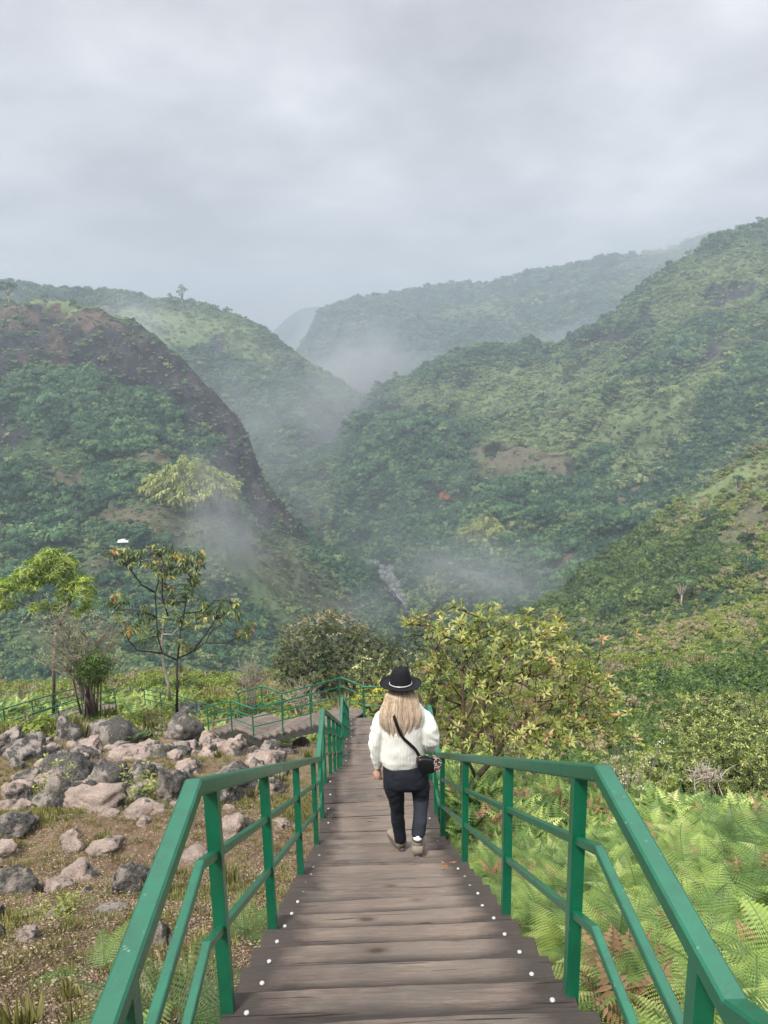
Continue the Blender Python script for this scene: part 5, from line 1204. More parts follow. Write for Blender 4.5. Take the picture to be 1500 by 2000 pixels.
for k, u, v, s, kd, lab in SK:
    q = on_hill(k, u, v); s *= .62 if k in ('H3', 'H2', 'H5', 'H1') else .8; q.z -= s*(1.3 if k == 'H3' else .4); o = protos[kd] if kd not in used else copy_tree(protos[kd]); used.add(kd)
    o.location = q; o.scale = (s, s, s); o.rotation_euler = (0, 0, random.uniform(0, 6)); o['label'] = lab; o['group'] = 'trees standing out on the hills'
# bamboo clumps
def plumes(name, label, key, u, v, W, H, n, ln, mat, seed, cat):
    r = np.random.default_rng(seed); q = on_hill(key, u, v); t = thing(name, label, cat, q); pos = []; dr = []; segs = []; tn = []
    for k in range(n):
        a = r.uniform(0, 6.28); rad = math.sqrt(r.random()); b = Vector((math.cos(a)*rad*W*.45, math.sin(a)*rad*W*.3, 0)); out = Vector((math.cos(a), math.sin(a)*.7, 0))*rad
        hgt = H*r.uniform(.7, 1.05)*(1-.62*rad*rad); tip = b+out*W*.35+Vector((r.normal(0, 1), r.normal(0, 1), hgt*.86)); top = b+out*W*.16+Vector((0, 0, hgt))
        pts = [b, b.lerp(top, .5)+Vector((0, 0, hgt*.05)), top, tip]; segs.append((pts, [.12, .1, .06, .02])); tk = r.random()
        for j in range(60):
            f = r.uniform(.2, 1); p = (pts[0].lerp(pts[2], f/.75) if f < .75 else pts[2].lerp(pts[3], (f-.75)/.25)); sp = ln*.35*(1.2-f)
            pos.append((p.x+r.normal(0, sp), p.y+r.normal(0, sp), p.z+r.normal(0, sp*.5))); dr.append((out.x*.6+r.normal(0, .4), out.y*.6+r.normal(0, .4), -.35+r.normal(0, .3))); tn.append(min(1, max(0, tk*.5+r.normal(.3, .15)+.2*(f-.5))))
    off = Vector(q); segs_mesh('culms', segs, BARK_P, t, 4)
    n = len(pos); leaf_mesh('foliage', np.array(pos), np.array(dr), np.tile([0, 0, 1.], (n, 1))+r.normal(0, .3, (n, 3)), ln*r.uniform(.5, 1.1, n), ln*.28*np.ones(n), np.array(tn), mat, t, droop=.3)
plumes('bamboo_clump', 'large pale yellow-green feathery bamboo clump on the near left hill below the cliff', 'H1', 370, 992, 32, 25, 110, 2.6, BAMBOO, 1, 'bamboo')
plumes('bamboo_clump', 'smaller yellow-green bamboo clump low on the big right hill', 'H5', 945, 1062, 19, 17, 70, 2.2, BAMBOO, 2, 'bamboo')
q = on_hill('H5', 875, 992); t = thing('blossoming_tree', 'single tree with orange-red blossom in the dark wood of the big right hill', 'tree', q); r2 = np.random.default_rng(8)
pos, d, nrm, Ln, Wd, tint, C, LR = lobed_leaves(r2, 1500, (1, 1, .55), 12, .14, .6, (.3, .5), .1, .7, -.2); S_ = 7.5
leaf_mesh('crown', pos*S_+np.array([0, 0, 7]), d, nrm, Ln*S_, Wd*S_, tint, ORANGET, t); segs_mesh('trunk', [([Vector((0, 0, -1)), Vector((0, 0, 5))], [.4, .25])]+[([Vector((0, 0, 3)), Vector(c)*S_+Vector((0, 0, 6.5))], [.16, .06]) for c in C], BARK_P, t, 5)
# hut
q = on_hill('H1', 245, 1062); t = thing('farm_hut', 'small farm hut with a bright white metal roof on the near left hill', 'hut', q)
t.scale = (.72, .72, .72); mb = MB(); mb.box(-2.6, 2.6, -2, 2, -2, 2.4); mb.box(2.6, 5.2, -1.4, 1.6, -2, 1.8); mb.build('wall', simple('hut_wall', (.33, .25, .21), .9), t)
RW = simple('white_metal_roof', (.82, .84, .86), .35, .5)
for nm, (x0, x1, y0, y1, z0, z1) in (('roof', (-3.4, 2.7, -3.0, 2.9, 2.3, 3.7)), ('lean_to_roof', (2.75, 6.0, -2.2, 2.2, 1.9, 2.8))):
    mb = MB(); N_ = 14
    for side in (-1, 1):
        ym = (y0+y1)/2; V = []; ye = y0 if side < 0 else y1
        for i in range(N_*2+1):
            x = x0+(x1-x0)*i/(N_*2); dz = .04*(i % 2)
            for yy, zz_ in ((ye, z0), (ym+.002*side, z1)): V += [(x, yy, zz_+dz), (x, yy, zz_+dz-.06)]
        Fq = []
        for i in range(N_*2): a = i*4; Fq += [(a, a+4, a+6, a+2), (a+1, a+3, a+7, a+5), (a, a+1, a+5, a+4)]
        mb.add(V, Fq)
    mb.build(nm, RW, t)
mb = MB(); mb.box(-.5, .5, -2.04, -2.005, -1, 1.2); mb.build('door', simple('hut_door', (.06, .05, .05)), t)
mb = MB(); mb.box(1.2, 2.0, -2.04, -2.005, .3, 1.2); mb.build('window', simple('hut_window', (.04, .045, .05), .2), t)

# ------------------------------------------------------------------ river
m, nt_, b, _ = new_mat('river_water'); p = geopos(nt_); n = noise(nt_, p, .16, 8, .7, 1.5)
c = ramp(nt_, n, [(.44, (.04, .055, .055)), (.54, (.12, .15, .15)), (.62, (.65, .68, .70))]); setp(nt_, b, c, .25, .5, 0, n, .5, .8)
RV = [(738, 1092, 484), (748, 1118, 468), (752, 1135, 458), (765, 1148, 450), (790, 1165, 440), (812, 1185, 428), (835, 1225, 405)]
RP_ = [P(u, v, Y-13)+Vector((0, 0, 0)) for u, v, Y in RV]; A = catmull(np.array([list(p) for p in RP_]), 60)
V = []; Fc = []
for i, p in enumerate(A):
    w_ = 3.4+1.2*math.sin(i*.5)
    for k in range(7): V.append((p[0]+(k/6-.5)*2*w_, p[1]+(k/6-.5)*w_*.5, p[2]+.25*math.sin(i*1.3+k)))
for i in range(59):
    for k in range(6): a = i*7+k; Fc.append((a, a+1, a+8, a+7))
mobj('river', V, Fc, m, smooth=True)['kind'] = 'structure'
# boulder-strewn banks
V = []; Fc = []
for i, p in enumerate(A):
    for k, (dx, dz) in enumerate(((-9, 5), (-6.5, 1.0), (-4, -1.0), (0, -2), (4, -1.0), (6.5, 1.0), (10, 6))): V.append((p[0]+dx+random.uniform(-1, 1), p[1]+dx*.5, p[2]+dz+random.uniform(-.8, .8)))
for i in range(59):
    for k in range(6): a = i*7+k; Fc.append((a, a+1, a+8, a+7))
mobj('riverbed', V, Fc, simple('river_gravel', (.16, .15, .145), .9, .2, 0, .4, .5, .5), smooth=True)['kind'] = 'structure'
rs = []
for i in range(3):
    rs.append(boulder('river_rock', '', (0, 0, 0), 2, 2, 1.6, simple('river_stone', (.15, .15, .15), .85, .2, 0, .5, .5, .1), 60+i, 0, None, 2, .6)); o = rs[-1]; COL.objects.unlink(o); [o.pop(k) for k in ('label', 'category') if k in o.keys()]
proto_coll('river_rocks', rs); r = np.random.default_rng(4); n = 520; i = r.integers(0, 60, n); off = r.normal(0, 4.0, n)
pts = A[i]+np.stack([off, off*.5+r.normal(0, 2, n), np.maximum(0, np.abs(off)-5)*.5-.5], -1)
scatter('river_rocks', 'pale grey boulders choking the river at the bottom of the gorge', 'rocks', PROTO['river_rocks'], pts, np.exp(r.normal(-.1, .5, n)), r.uniform(0, 6, (n, 3)), r.integers(0, 3, n))

# ------------------------------------------------------------------ air
def vol_mat(name, dens, col, noise_scale=None, seed=0, thr=.42, stretch=(1, 1, 1), aniso=.2):
    m = bpy.data.materials.new(name); m.use_nodes = True; nt = m.node_tree; nt.nodes.clear()
    o = nt.nodes.new('ShaderNodeOutputMaterial'); v = nt.nodes.new('ShaderNodeVolumePrincipled'); nt.links.new(v.outputs[0], o.inputs['Volume'])
    v.inputs['Color'].default_value = col+(1,); v.inputs['Anisotropy'].default_value = aniso; v.inputs['Density'].default_value = dens
    if noise_scale:
        tcn = nt.nodes.new('ShaderNodeTexCoord'); ln = nt.nodes.new('ShaderNodeVectorMath'); ln.operation = 'LENGTH'; L(nt, tcn.outputs['Object'], ln.inputs[0])
        fall = math_n(nt, 'SUBTRACT', 1.0, ln.outputs['Value'], clamp=True)
        n = noise(nt, mapping(nt, tcn.outputs['Object'], stretch, (seed*3.1, seed*1.7, seed)), noise_scale, 4, .62, 1.1)
        k = math_n(nt, 'MULTIPLY', math_n(nt, 'SUBTRACT', math_n(nt, 'ADD', n, math_n(nt, 'MULTIPLY', fall, .35)), thr+.14), 3.4, clamp=True)
        L(nt, math_n(nt, 'MULTIPLY', math_n(nt, 'MULTIPLY', k, fall), dens), v.inputs['Density'])
    m.cycles.homogeneous_volume = not noise_scale
    return m
mb = MB(); mb.box(-3600, 3600, -40, 3900, SEA-1.5, 262); h = mb.build('haze', vol_mat('haze_air', .00058, (.74, .88, 1.0), aniso=.3)); h['kind'] = 'stuff'
MI = [  # photo x, y, distance, half sizes (x, y, z), roll of the long axis, density
 (432, 1010, 335, (17, 22, 40), -18, .014), (405, 1090, 300, (22, 18, 26), 10, .009), (470, 1060, 330, (22, 18, 26), 20, .010),
 (700, 735, 960, (110, 90, 60), -12, .0090), (650, 790, 770, (44, 50, 95), 28, .0075), (585, 880, 690, (56, 50, 100), 20, .0060), (500, 860, 560, (34, 36, 80), -24, .0050), (640, 900, 640, (60, 50, 60), 20, .0030),
 (255, 640, 640, (60, 50, 30), -38, .0060), (900, 1105, 330, (42, 22, 20), 0, .009), (980, 1140, 300, (40, 20, 12), 12, .008), (690, 1165, 425, (24, 22, 12), -8, .004), (720, 1190, 360, (24, 16, 16), 0, .010),
 (640, 860, 700, (110, 90, 110), 24, .0016), (800, 1040, 470, (80, 60, 50), 10, .0012), (1000, 1120, 330, (70, 40, 24), 8, .0035), (600, 660, 2450, (60, 120, 110), 20, .0042), (585, 700, 2300, (160, 160, 70), -20, .0028), (1330, 478, 1400, (120, 100, 30), -20, .0040), (1100, 665, 1020, (160, 90, 26), -16, .0030), (50, 550, 1000, (110, 90, 34), 8, .0035), (620, 1000, 540, (26, 26, 60), 18, .003)]
for i, (u, v, Y, s, an, dn) in enumerate(MI):
    bm = bmesh.new(); bmesh.ops.create_icosphere(bm, subdivisions=2, radius=1.0); me = bpy.data.meshes.new('mist'); bm.to_mesh(me); bm.free()
    o = bpy.data.objects.new('mist', me); COL.objects.link(o); o.location = P(u, v, Y); o.scale = [k*1.3 for k in s]; o.rotation_euler = (0, math.radians(an), 0)
    me.materials.append(vol_mat('mist_air', dn*2.5, (.88, .96, 1.0), 1.7, i)); o['kind'] = 'stuff'

# ------------------------------------------------------------------ the walker
def remesh(mb, name, voxel, mat, parent, smooth_it=4, fn=None):
    tmp = mb.build('tmp', None); m1 = tmp.modifiers.new('r', 'REMESH'); m1.mode = 'VOXEL'; m1.voxel_size = voxel
    m2 = tmp.modifiers.new('s', 'SMOOTH'); m2.factor = .5; m2.iterations = smooth_it
    dg = bpy.context.evaluated_depsgraph_get(); me = bpy.data.meshes.new_from_object(tmp.evaluated_get(dg)); me.name = name
    bpy.data.objects.remove(tmp)
    if fn:
        co = np.empty(len(me.vertices)*3); me.vertices.foreach_get('co', co); co = fn(co.reshape(-1, 3)); me.vertices.foreach_set('co', co.ravel())
    me.materials.clear(); me.materials.append(mat); me.polygons.foreach_set('use_smooth', np.ones(len(me.polygons), bool))
    o = bpy.data.objects.new(name, me); COL.objects.link(o); o.parent = parent; return o
YP = 5.95
def tread_top(y): k = math.ceil((y-2.143)/.30641-1e-6); return -2.186-k*SLOPE*.30641
root = Vector((P(790, 1665, YP).x, YP, tread_top(YP)))
person = thing('person', 'person seen from behind walking down the stairs in black hat, cream sweater and dark trousers', 'person', root)
KP = .00430                       # metres per photo pixel at the walker's distance
def W(u, v, dy=0.0): return P(u, v, YP+dy)-root
def px_w(n): return n*KP
skin = simple('skin', (.55, .33, .24), .55, .4)
# body: one continuous surface
mb = MB()
hc = W(783, 1348, .02); 
mb.loft([(hc.x, hc.y, hc.z-.115, .03, .035), (hc.x, hc.y+.02, hc.z-.10, .045, .055), (hc.x, hc.y+.01, hc.z-.06, .064, .078), (hc.x, hc.y, hc.z, .074, .092), (hc.x, hc.y-.005, hc.z+.05, .074, .092), (hc.x, hc.y-.005, hc.z+.09, .055, .07), (hc.x, hc.y-.005, hc.z+.112, .02, .03)], 24)
mb.loft([(hc.x, hc.y+.088, hc.z-.035, .012, .018), (hc.x, hc.y+.10, hc.z-.028, .013, .016), (hc.x, hc.y+.092, hc.z+.0, .008, .01), (hc.x, hc.y+.088, hc.z+.012, .006, .008)], 10)
mb.loft([(hc.x, hc.y+.083, hc.z-.066, .022, .012), (hc.x, hc.y+.088, hc.z-.060, .024, .012), (hc.x, hc.y+.083, hc.z-.052, .020, .010)], 12)
for s in (-1, 1): mb.loft([(hc.x+s*.076, hc.y, hc.z-.035, .006, .010), (hc.x+s*.080, hc.y, hc.z-.01, .008, .018), (hc.x+s*.078, hc.y-.004, hc.z+.02, .006, .014)], 10)
sh = W(785, 1380)
mb.tube([hc+Vector((0, -.01, -.06)), Vector((hc.x, hc.y-.02, sh.z+.03)), Vector((hc.x, hc.y-.03, sh.z-.05))], [.052, .052, .07], 14)
hem = W(785, 1500)
mb.loft([(hem.x, 0, hem.z-.05, .13, .085), (hem.x, 0, hem.z+.08, .13, .085), (sh.x, -.01, (hem.z+sh.z)/2, .13, .09), (sh.x, -.01, sh.z-.12, .15, .10), (sh.x, -.01, sh.z-.04, .15, .08), (sh.x, -.01, sh.z+.02, .09, .06)], 24)
armL = [W(752, 1388), W(738, 1420, -.02), W(733, 1458, -.01), W(736, 1492, .03), W(738, 1503, .04)]
armR = [W(820, 1390), W(838, 1420, -.03), W(842, 1448, -.01), W(838, 1458, .12), W(828, 1462, .24)]
for a in (armL, armR): mb.tube(a, [.045, .040, .036, .025, .022], 12)
def hand(mb, p, d, n, curl=.5, side=1):
    """palm and five curled fingers from wrist p along d, palm normal n"""
    d = d.normalized(); n = (n-d*n.dot(d)).normalized(); s = d.cross(n)*side
    V = []; mb.tube([p-d*.02, p+d*.015, p+d*.05, p+d*.082], [.021, .026, .030, .026], 12)
    for k, (off, ln) in enumerate(((-.027, .062), (-.009, .070), (.009, .066), (.027, .052))):
        b = p+d*.078+s*off; a1 = .25+curl*.5; q = b; dd = d; pts = [b-d*.02, b]
        for j, f in enumerate((.45, .32, .23)):
            ang = a1*(j+1)*.8; dd = d*math.cos(ang)+n*math.sin(ang); q = q+dd*ln*f; pts.append(q)
        mb.tube(pts, [.0092, .0092, .0086, .0078, .006], 8)
    b = p+d*.03-s*.024; mb.tube([b, b+(-s*.5+d*.8+n*.2).normalized()*.032, b+(-s*.45+d*.8+n*.3).normalized()*.056], [.011, .010, .007], 8)
hand(mb, armL[-1], Vector((.02, .12, -1)), Vector((.35, 1, .1)), .7, 1)
hand(mb, armR[-1], Vector((-.6, .6, -.3)), Vector((-.5, -.5, -.4)), 1.2, -1)
legL = [W(772, 1525, 0), W(772, 1560, .05), W(776, 1600, .10), W(781, 1650, .15)]
legR = [W(818, 1525, 0), W(821, 1560, .02), W(820, 1600, -.06), W(817, 1640, -.18)]
for a in (legL, legR): mb.tube([a[0]+Vector((0, 0, .08))]+a, [.06, .06, .05, .038, .030], 14)
for a, dr in ((legL, Vector((-.15, 1, 0))), (legR, Vector((.12, 1, 0)))):
    e = a[-1]; mb.tube([e, e+Vector((0, 0, -.05))-dr*.02, e+dr*.08+Vector((0, 0, -.07)), e+dr*.16+Vector((0, 0, -.08))], [.035, .035, .032, .02], 12)
body = remesh(mb, 'body', .0048, skin, person, 3)
mb = MB()
for s in (-1, 1): mb.loft([(hc.x+s*.030, hc.y+.080, hc.z-.006, .008, .006), (hc.x+s*.030, hc.y+.083, hc.z+.0, .013, .008), (hc.x+s*.030, hc.y+.080, hc.z+.006, .008, .006)], 10)
mb.build('eyes', simple('eye', (.06, .04, .03), .2), person, True)
# sweater
mt, nt_, b, _ = new_mat('cream_knit'); p = objco(nt_)
wv = nt_.nodes.new('ShaderNodeTexWave'); wv.wave_type = 'BANDS'; wv.bands_direction = 'X'; wv.inputs['Scale'].default_value = 26; wv.inputs['Distortion'].default_value = 1.2; wv.inputs['Detail'].default_value = 2; L(nt_, p, wv.inputs['Vector'])
n = noise(nt_, p, 90, 4, .7); n3 = noise(nt_, p, 6, 4)
c = ramp(nt_, n3, [(.3, (.66, .66, .61)), (.7, (.78, .78, .74))])
c = mix(nt_, math_n(nt_, 'MULTIPLY', wv.outputs['Fac'], .12), c, (.62, .62, .57))
setp(nt_, b, c, .95, .1, 0, math_n(nt_, 'ADD', wv.outputs['Fac'], math_n(nt_, 'MULTIPLY', n, .7)), .004, .6); b.inputs['Sheen Weight'].default_value = .4
mb = MB()
def ring(u0, u1, v, ry, cy=0.0, pw=2.3): a = W((u0+u1)/2, v, cy); return (a.x, a.y, a.z, (u1-u0)/2*KP, ry, pw)
mb.loft([ring(752, 820, 1494, .11), ring(746, 825, 1489, .125), ring(742, 828, 1478, .137), ring(742, 828, 1457, .14), ring(743, 828, 1428, .14), ring(743, 830, 1405, .135), ring(744, 831, 1392, .13, -.01), ring(752, 824, 1380, .105, -.01), ring(764, 804, 1371, .075, -.005), ring(768, 800, 1366, .06, .005)], 40)
mb.tube([W(758, 1392), W(747, 1402, -.01), W(738, 1424, -.02), W(734, 1450, -.02), W(734, 1474, 0), W(737, 1492, .02), W(738, 1500, .03)], [.056, .066, .067, .061, .052, .038, .029], 18)
mb.tube([W(815, 1392), W(828, 1402, -.01), W(838, 1424, -.03), W(840, 1444, -.02), W(838, 1456, .05), W(834, 1461, .13), W(829, 1463, .20)], [.058, .070, .076, .078, .070, .052, .035], 18)
def wrinkle(co):
    f = fbm(co[:, 0]*1.0, co[:, 1], co[:, 2]*.8+5, .12, 3)*.007
    arm = sstep(.19, .24, np.abs(co[:, 0]-sh.x)); f += arm*np.sin(co[:, 2]*62+co[:, 0]*30+3*fbm(co[:, 0], co[:, 1], co[:, 2], .1, 2))*.0035
    low = sstep(hem.z+.14, hem.z, co[:, 2])*(1-arm); f += low*np.sin(co[:, 0]*60+1)*.003
    n = co-np.stack([np.clip(co[:, 0], sh.x-.12, sh.x+.12), np.zeros(len(co)), co[:, 2]], 1); n /= np.maximum(.02, np.linalg.norm(n, axis=1))[:, None]
    return co+n*f[:, None]
sweater = remesh(mb, 'sweater', .0075, mt, person, 5, wrinkle)
# trousers
mt, nt_, b, _ = new_mat('black_cloth'); n = noise(nt_, objco(nt_), 60, 4); n3 = noise(nt_, objco(nt_), 5, 3)
setp(nt_, b, ramp(nt_, n3, [(.3, (.009, .011, .018)), (.7, (.020, .023, .034))]), .8, .25, 0, n, .001, .4); BLACK = mt
mb = MB()
mb.loft([ring(752, 832, 1536, .10), ring(748, 838, 1528, .125), ring(747, 838, 1515, .135), ring(748, 832, 1500, .13), ring(750, 828, 1488, .12)], 32)
def leg(pts): mb.loft([(a.x, a.y, a.z, w_*KP/2*.95, dd*.93, 2.2) for a, w_, dd in pts], 22)
leg([(W(782, 1643, .13), 25, .052), (W(782, 1638, .13), 27, .060), (W(779.5, 1620, .12), 27.5, .064), (W(777, 1600, .10), 28.5, .070), (W(775.5, 1580, .08), 30.5, .078), (W(772.5, 1555, .04), 36, .092), (W(770, 1537, .01), 44, .108), (W(771, 1520, 0), 46, .12)])
leg([(W(816.5, 1630, -.17), 27, .058), (W(817, 1626, -.17), 29, .066), (W(820.5, 1600, -.12), 29.5, .068), (W(821.5, 1580, -.05), 30, .074), (W(821.5, 1555, .03), 34.5, .090), (W(820, 1537, .01), 41, .108), (W(816, 1522, 0), 44, .12)])
def twr(co):
    f = fbm(co[:, 0], co[:, 1], co[:, 2]*1.6, .11, 3)*.006+np.sin(co[:, 2]*45+6*fbm(co[:, 0], co[:, 1], co[:, 2], .15, 2))*.0012
    cx = np.where(co[:, 0] < W(796, 1560).x, W(776, 1560).x, W(819, 1560).x); n = co-np.stack([cx, np.full(len(co), .05), co[:, 2]], 1); n /= np.maximum(.02, np.linalg.norm(n, axis=1))[:, None]
    return co+n*f[:, None]
remesh(mb, 'trousers', .0075, BLACK, person, 4, twr)
# shoes
TAUPE = simple('taupe_leather', (.23, .19, .155), .8, .2, 0, 25, .25, .003); SOLE = simple('shoe_sole', (.09, .08, .07), .8); WHITE = simple('white_sock', (.8, .8, .78), .9, .1, 0, 80, .05)
def shoe(foot, ang, lift=0):
    z0 = tread_top(foot.y+root.y-.03)-root.z+lift+.003; c, s = math.cos(ang), math.sin(ang)
    def R(x, y, z): return Vector((foot.x+1.18*(x*c-y*s), foot.y+1.12*(x*s+y*c), z0+z*1.1))
    prof = [(-.055, .030, .10), (-.045, .040, .105), (0, .043, .10), (.05, .044, .085), (.09, .047, .066), (.14, .049, .052), (.18, .043, .045), (.205, .026, .038), (.212, .010, .034)]
    mb = MB(); V = []; n = 16
    for (y, hw, h_) in prof:
        for k in range(n):
            a = 2*math.pi*k/n; x = hw*math.copysign(abs(math.cos(a))**.75, math.cos(a)); zz_ = .024+(h_-.024)*(.5+.5*math.copysign(abs(math.sin(a))**.8, math.sin(a))); V.append(R(x, y, zz_))
    Fc = [(a*n+k, a*n+(k+1) % n, a*n+n+(k+1) % n, a*n+n+k) for a in range(len(prof)-1) for k in range(n)]+[tuple(range(n))[::-1], tuple(range((len(prof)-1)*n, len(prof)*n))]
    mb.add(V, Fc); mb.tube([R(0, -.005, .08), R(0, -.008, .115), R(0, -.010, .145)], [.042, .041, .044], 16)
    sh_ = mb.build('shoe', TAUPE, person, True)
    mb = MB(); V = []
    for zz_, e in ((0, -.002), (.012, .003), (.026, .002), (.030, -.004)):
        for k in range(28):
            a = 2*math.pi*k/28; y = .076+.142*math.sin(a); hw = .044+.006*math.sin(a)-.012*max(0, -math.sin(a))**2; V.append(R((hw+e)*math.copysign(abs(math.cos(a))**.8, math.cos(a)), y+e*math.sin(a), zz_))
    mb.add(V, [(a*28+k, a*28+(k+1) % 28, a*28+28+(k+1) % 28, a*28+28+k) for a in range(3) for k in range(28)]+[tuple(range(28))[::-1], tuple(range(84, 112))]); mb.build('sole', SOLE, sh_, True)
    mb = MB(); mb.tube([R(0, -.010, .138), R(0, -.010, .150)], [.047, .047], 16); mb.build('collar', simple('shoe_collar', (.07, .065, .06), .9), sh_, True)
    return R, sh_
Rr, sR = shoe(W(816, 1655, -.19), -.10); mb = MB(); mb.tube([Rr(0, -.008, .10), Rr(0, -.008, .15), Rr(0, -.006, .18)], [.037, .038, .034], 16); mb.build('sock', WHITE, person, True)
Rl, sL = shoe(W(781, 1655, .15), .30); mb = MB(); mb.tube([Rl(0, -.008, .09), Rl(0, -.008, .15), Rl(0, -.006, .18)], [.036, .037, .036], 16); mb.build('sock', WHITE, person, True)
# hat
FELT = simple('black_felt', (.010, .011, .014), .85, .2, 0, 90, .2, .001)
hb = W(782.5, 1337, .0); mb = MB(); S_ = 64; V = []; tilt = -.10
def hat_pt(a, rr, z, sx=1.0): x, y = rr*math.cos(a)*.97*sx, rr*math.sin(a)*1.05; z2 = z+y*math.sin(tilt); return (hb.x+x, hb.y+y, hb.z+z2)
prof = [(.176, .016), (.178, .012), (.176, .008), (.15, .002), (.115, -.002), (.096, .001), (.092, .012), (.090, .045), (.082, .09), (.070, .126), (.053, .152), (.036, .162), (.014, .158), (.001, .156)]
under = [(.176, .008), (.15, -.003), (.115, -.007), (.080, -.004), (.075, .02), (.070, .09), (.04, .12), (.001, .12)]
for pr in (prof,):
    for (rr, z) in pr:
        for k in range(S_):
            a = 2*math.pi*k/S_; zz_ = z; r_ = rr; sx = 1.0
            if rr > .1: zz_ += .003*math.cos(2*a)*(rr-.1)/.076 + .004*math.sin(3*a+1)*(rr-.1)/.076
            if z > .08 and rr < .09:
                zz_ += .014*(-math.sin(a))*rr/.07-.010*abs(math.cos(a))**4*0; sx = 1-.18*max(0, math.sin(a))*(z-.08)/.05
                if rr < .05: zz_ += -.016*(1-abs(math.cos(a)))
            V.append(hat_pt(a, r_, zz_, sx))
n = len(prof); Fc = [(a*S_+k, a*S_+(k+1) % S_, a*S_+S_+(k+1) % S_, a*S_+S_+k) for a in range(n-1) for k in range(S_)]+[tuple(range((n-1)*S_, n*S_))]
b0 = len(V)
for (rr, z) in under:
    for k in range(S_):
        a = 2*math.pi*k/S_; zz_ = z-.001+(.003*math.cos(2*a)*(rr-.1)/.076 + .004*math.sin(3*a+1)*(rr-.1)/.076 if rr > .1 else 0); V.append(hat_pt(a, rr, zz_))
Fc += [(b0+a*S_+(k+1) % S_, b0+a*S_+k, b0+a*S_+S_+k, b0+a*S_+S_+(k+1) % S_) for a in range(len(under)-1) for k in range(S_)]
Fc += [((k+1) % S_, k, b0+k, b0+(k+1) % S_) for k in range(S_)]
mb.add(V, Fc); hat = mb.build('hat', FELT, person, True)
mb = MB(); pts = [hat_pt(2*math.pi*k/48, .0945, .013) for k in range(49)]; mb.tube(pts, [.0042]*49, 8); mb.build('hat_band', simple('silver_braid', (.55, .55, .53), .45, .5, .4, 200, .3, .002), hat, True)
# hair
mt, nt_, b, _ = new_mat('blonde_hair'); t_ = attr(nt_, 'tint')
setp(nt_, b, ramp(nt_, t_, [(0, (.17, .115, .075)), (.25, (.43, .32, .23)), (.6, (.74, .60, .46)), (1, (.92, .82, .68))]), .42, .5); HAIR = mt
def hair_env(t):      # half width (m), centre u, by fraction of length 0..1 (v 1338 -> 1449)
    v = 1357+118*t; hw = np.interp(t, [0, .12, .35, .5, .65, .8, 1.0], [29, 33, 39, 37, 28, 18, 9])*KP; u = np.interp(t, [0, .5, 1], [783, 781.5, 778]); return u, v, hw
rh = np.random.default_rng(77); V = []; Fc = []; tn = []
mbh = MB(); rings = []
for t in (0, .08, .2, .35, .5, .65, .78, .88): u, v, hw = hair_env(t); a = W(u, v, -.085-.035*math.sin(math.pi*min(1, t*1.2))); rings.append((a.x, a.y+.02, a.z, hw*.9, .05*(1-.35*t), 2.2))
mbh.loft(rings, 28); V = [tuple(p) for p in mbh.v]; F4 = list(mbh.f); tn = [.25]*len(F4); Fc = F4
for s in range(1500):
    a = rh.uniform(-1, 1); dep = rh.uniform(.75, 1.12); L1 = (1-.40*abs(a-.05)**1.25)*rh.uniform(.78, 1.0); ph = rh.uniform(0, 6.28); am = rh.uniform(.001, .005)*(3.2 if s % 9 == 0 else 1); tt = np.clip(rh.normal(.5, .24), 0, 1)
    n = 12; pts = []; lock = .010*math.sin(a*19); wav = .004*math.sin(a*13)
    for i in range(n+1):
        t = L1*i/n; u, v, hw = hair_env(t); c = W(u, v, -.085-.035*math.sin(math.pi*min(1, t*1.2)))
        cl = math.copysign(abs(a), a)*(1-.10*t*math.cos(a*9)); bulge = math.sqrt(max(0, 1-a*a*.92))*.055*(1-.3*t)*dep
        pts.append(Vector((c.x+hw*cl+am*math.sin(ph+t*9)+wav*math.sin(t*8+a*5)*t, c.y+.02-bulge+lock*t, c.z+am*.5*math.cos(ph+t*7))))
    pts = [Vector((hc.x+(pts[0].x-hc.x)*.5, hc.y-.045, pts[0].z+.05))]+pts
    w_ = rh.uniform(.0009, .0019); tv, tf = tube_geo(pts, [w_]*9+[w_*.8, w_*.7, w_*.5, w_*.35, w_*.15], 3)
    b0 = len(V); V += [tuple(p) for p in tv]; Fc += [tuple(i+b0 for i in f) for f in tf]; tn += [min(1, tt*.8+.25*(i//3)/12) for i in range(len(tf))]
mobj('hair', V, Fc, HAIR, person, attrs={'tint': ('FACE', tn)}, smooth=True)
# shoulder bag: strap goes up under the hair to the far shoulder
bag = thing('shoulder_bag', 'small black half-moon shoulder bag with a flowered panel at the right hip of the walker', 'bag', root+W(836, 1490, -.12))
bo = Vector(bag.location)-root
BLK = simple('bag_leather', (.008, .008, .010), .38, .5, 0, 60, .3, .001)
mb = MB(); n = 28; secs = [(-.034, .86), (-.028, .97), (0, 1.0), (.028, .97), (.034, .86)]; V = []
ax = Vector((.86, .30, -.42)).normalized(); up = Vector((.34, .12, .93)); up = (up-ax*up.dot(ax)).normalized(); nr = ax.cross(up)
def bagp(x, z, t): return ax*x+up*z+nr*t
out = []
for k in range(n):
    a = math.pi+math.pi*k/(n-1); out.append((.108*math.cos(a), .018+.105*math.sin(a)*1.0))
for k in range(8): f = k/7; out.append((.10-.20*f, .030+.014*math.sin(math.pi*f)))
n = len(out)
for t, s in secs: V += [bagp(x*s, .0+(z+.02)*s-.02, t) for x, z in out]
mb.add(V, [(a*n+k, a*n+(k+1) % n, a*n+n+(k+1) % n, a*n+n+k) for a in range(4) for k in range(n)]+[tuple(range(n))[::-1], tuple(range(4*n, 5*n))]); bb_ = mb.build('bag_body', BLK, bag, True)
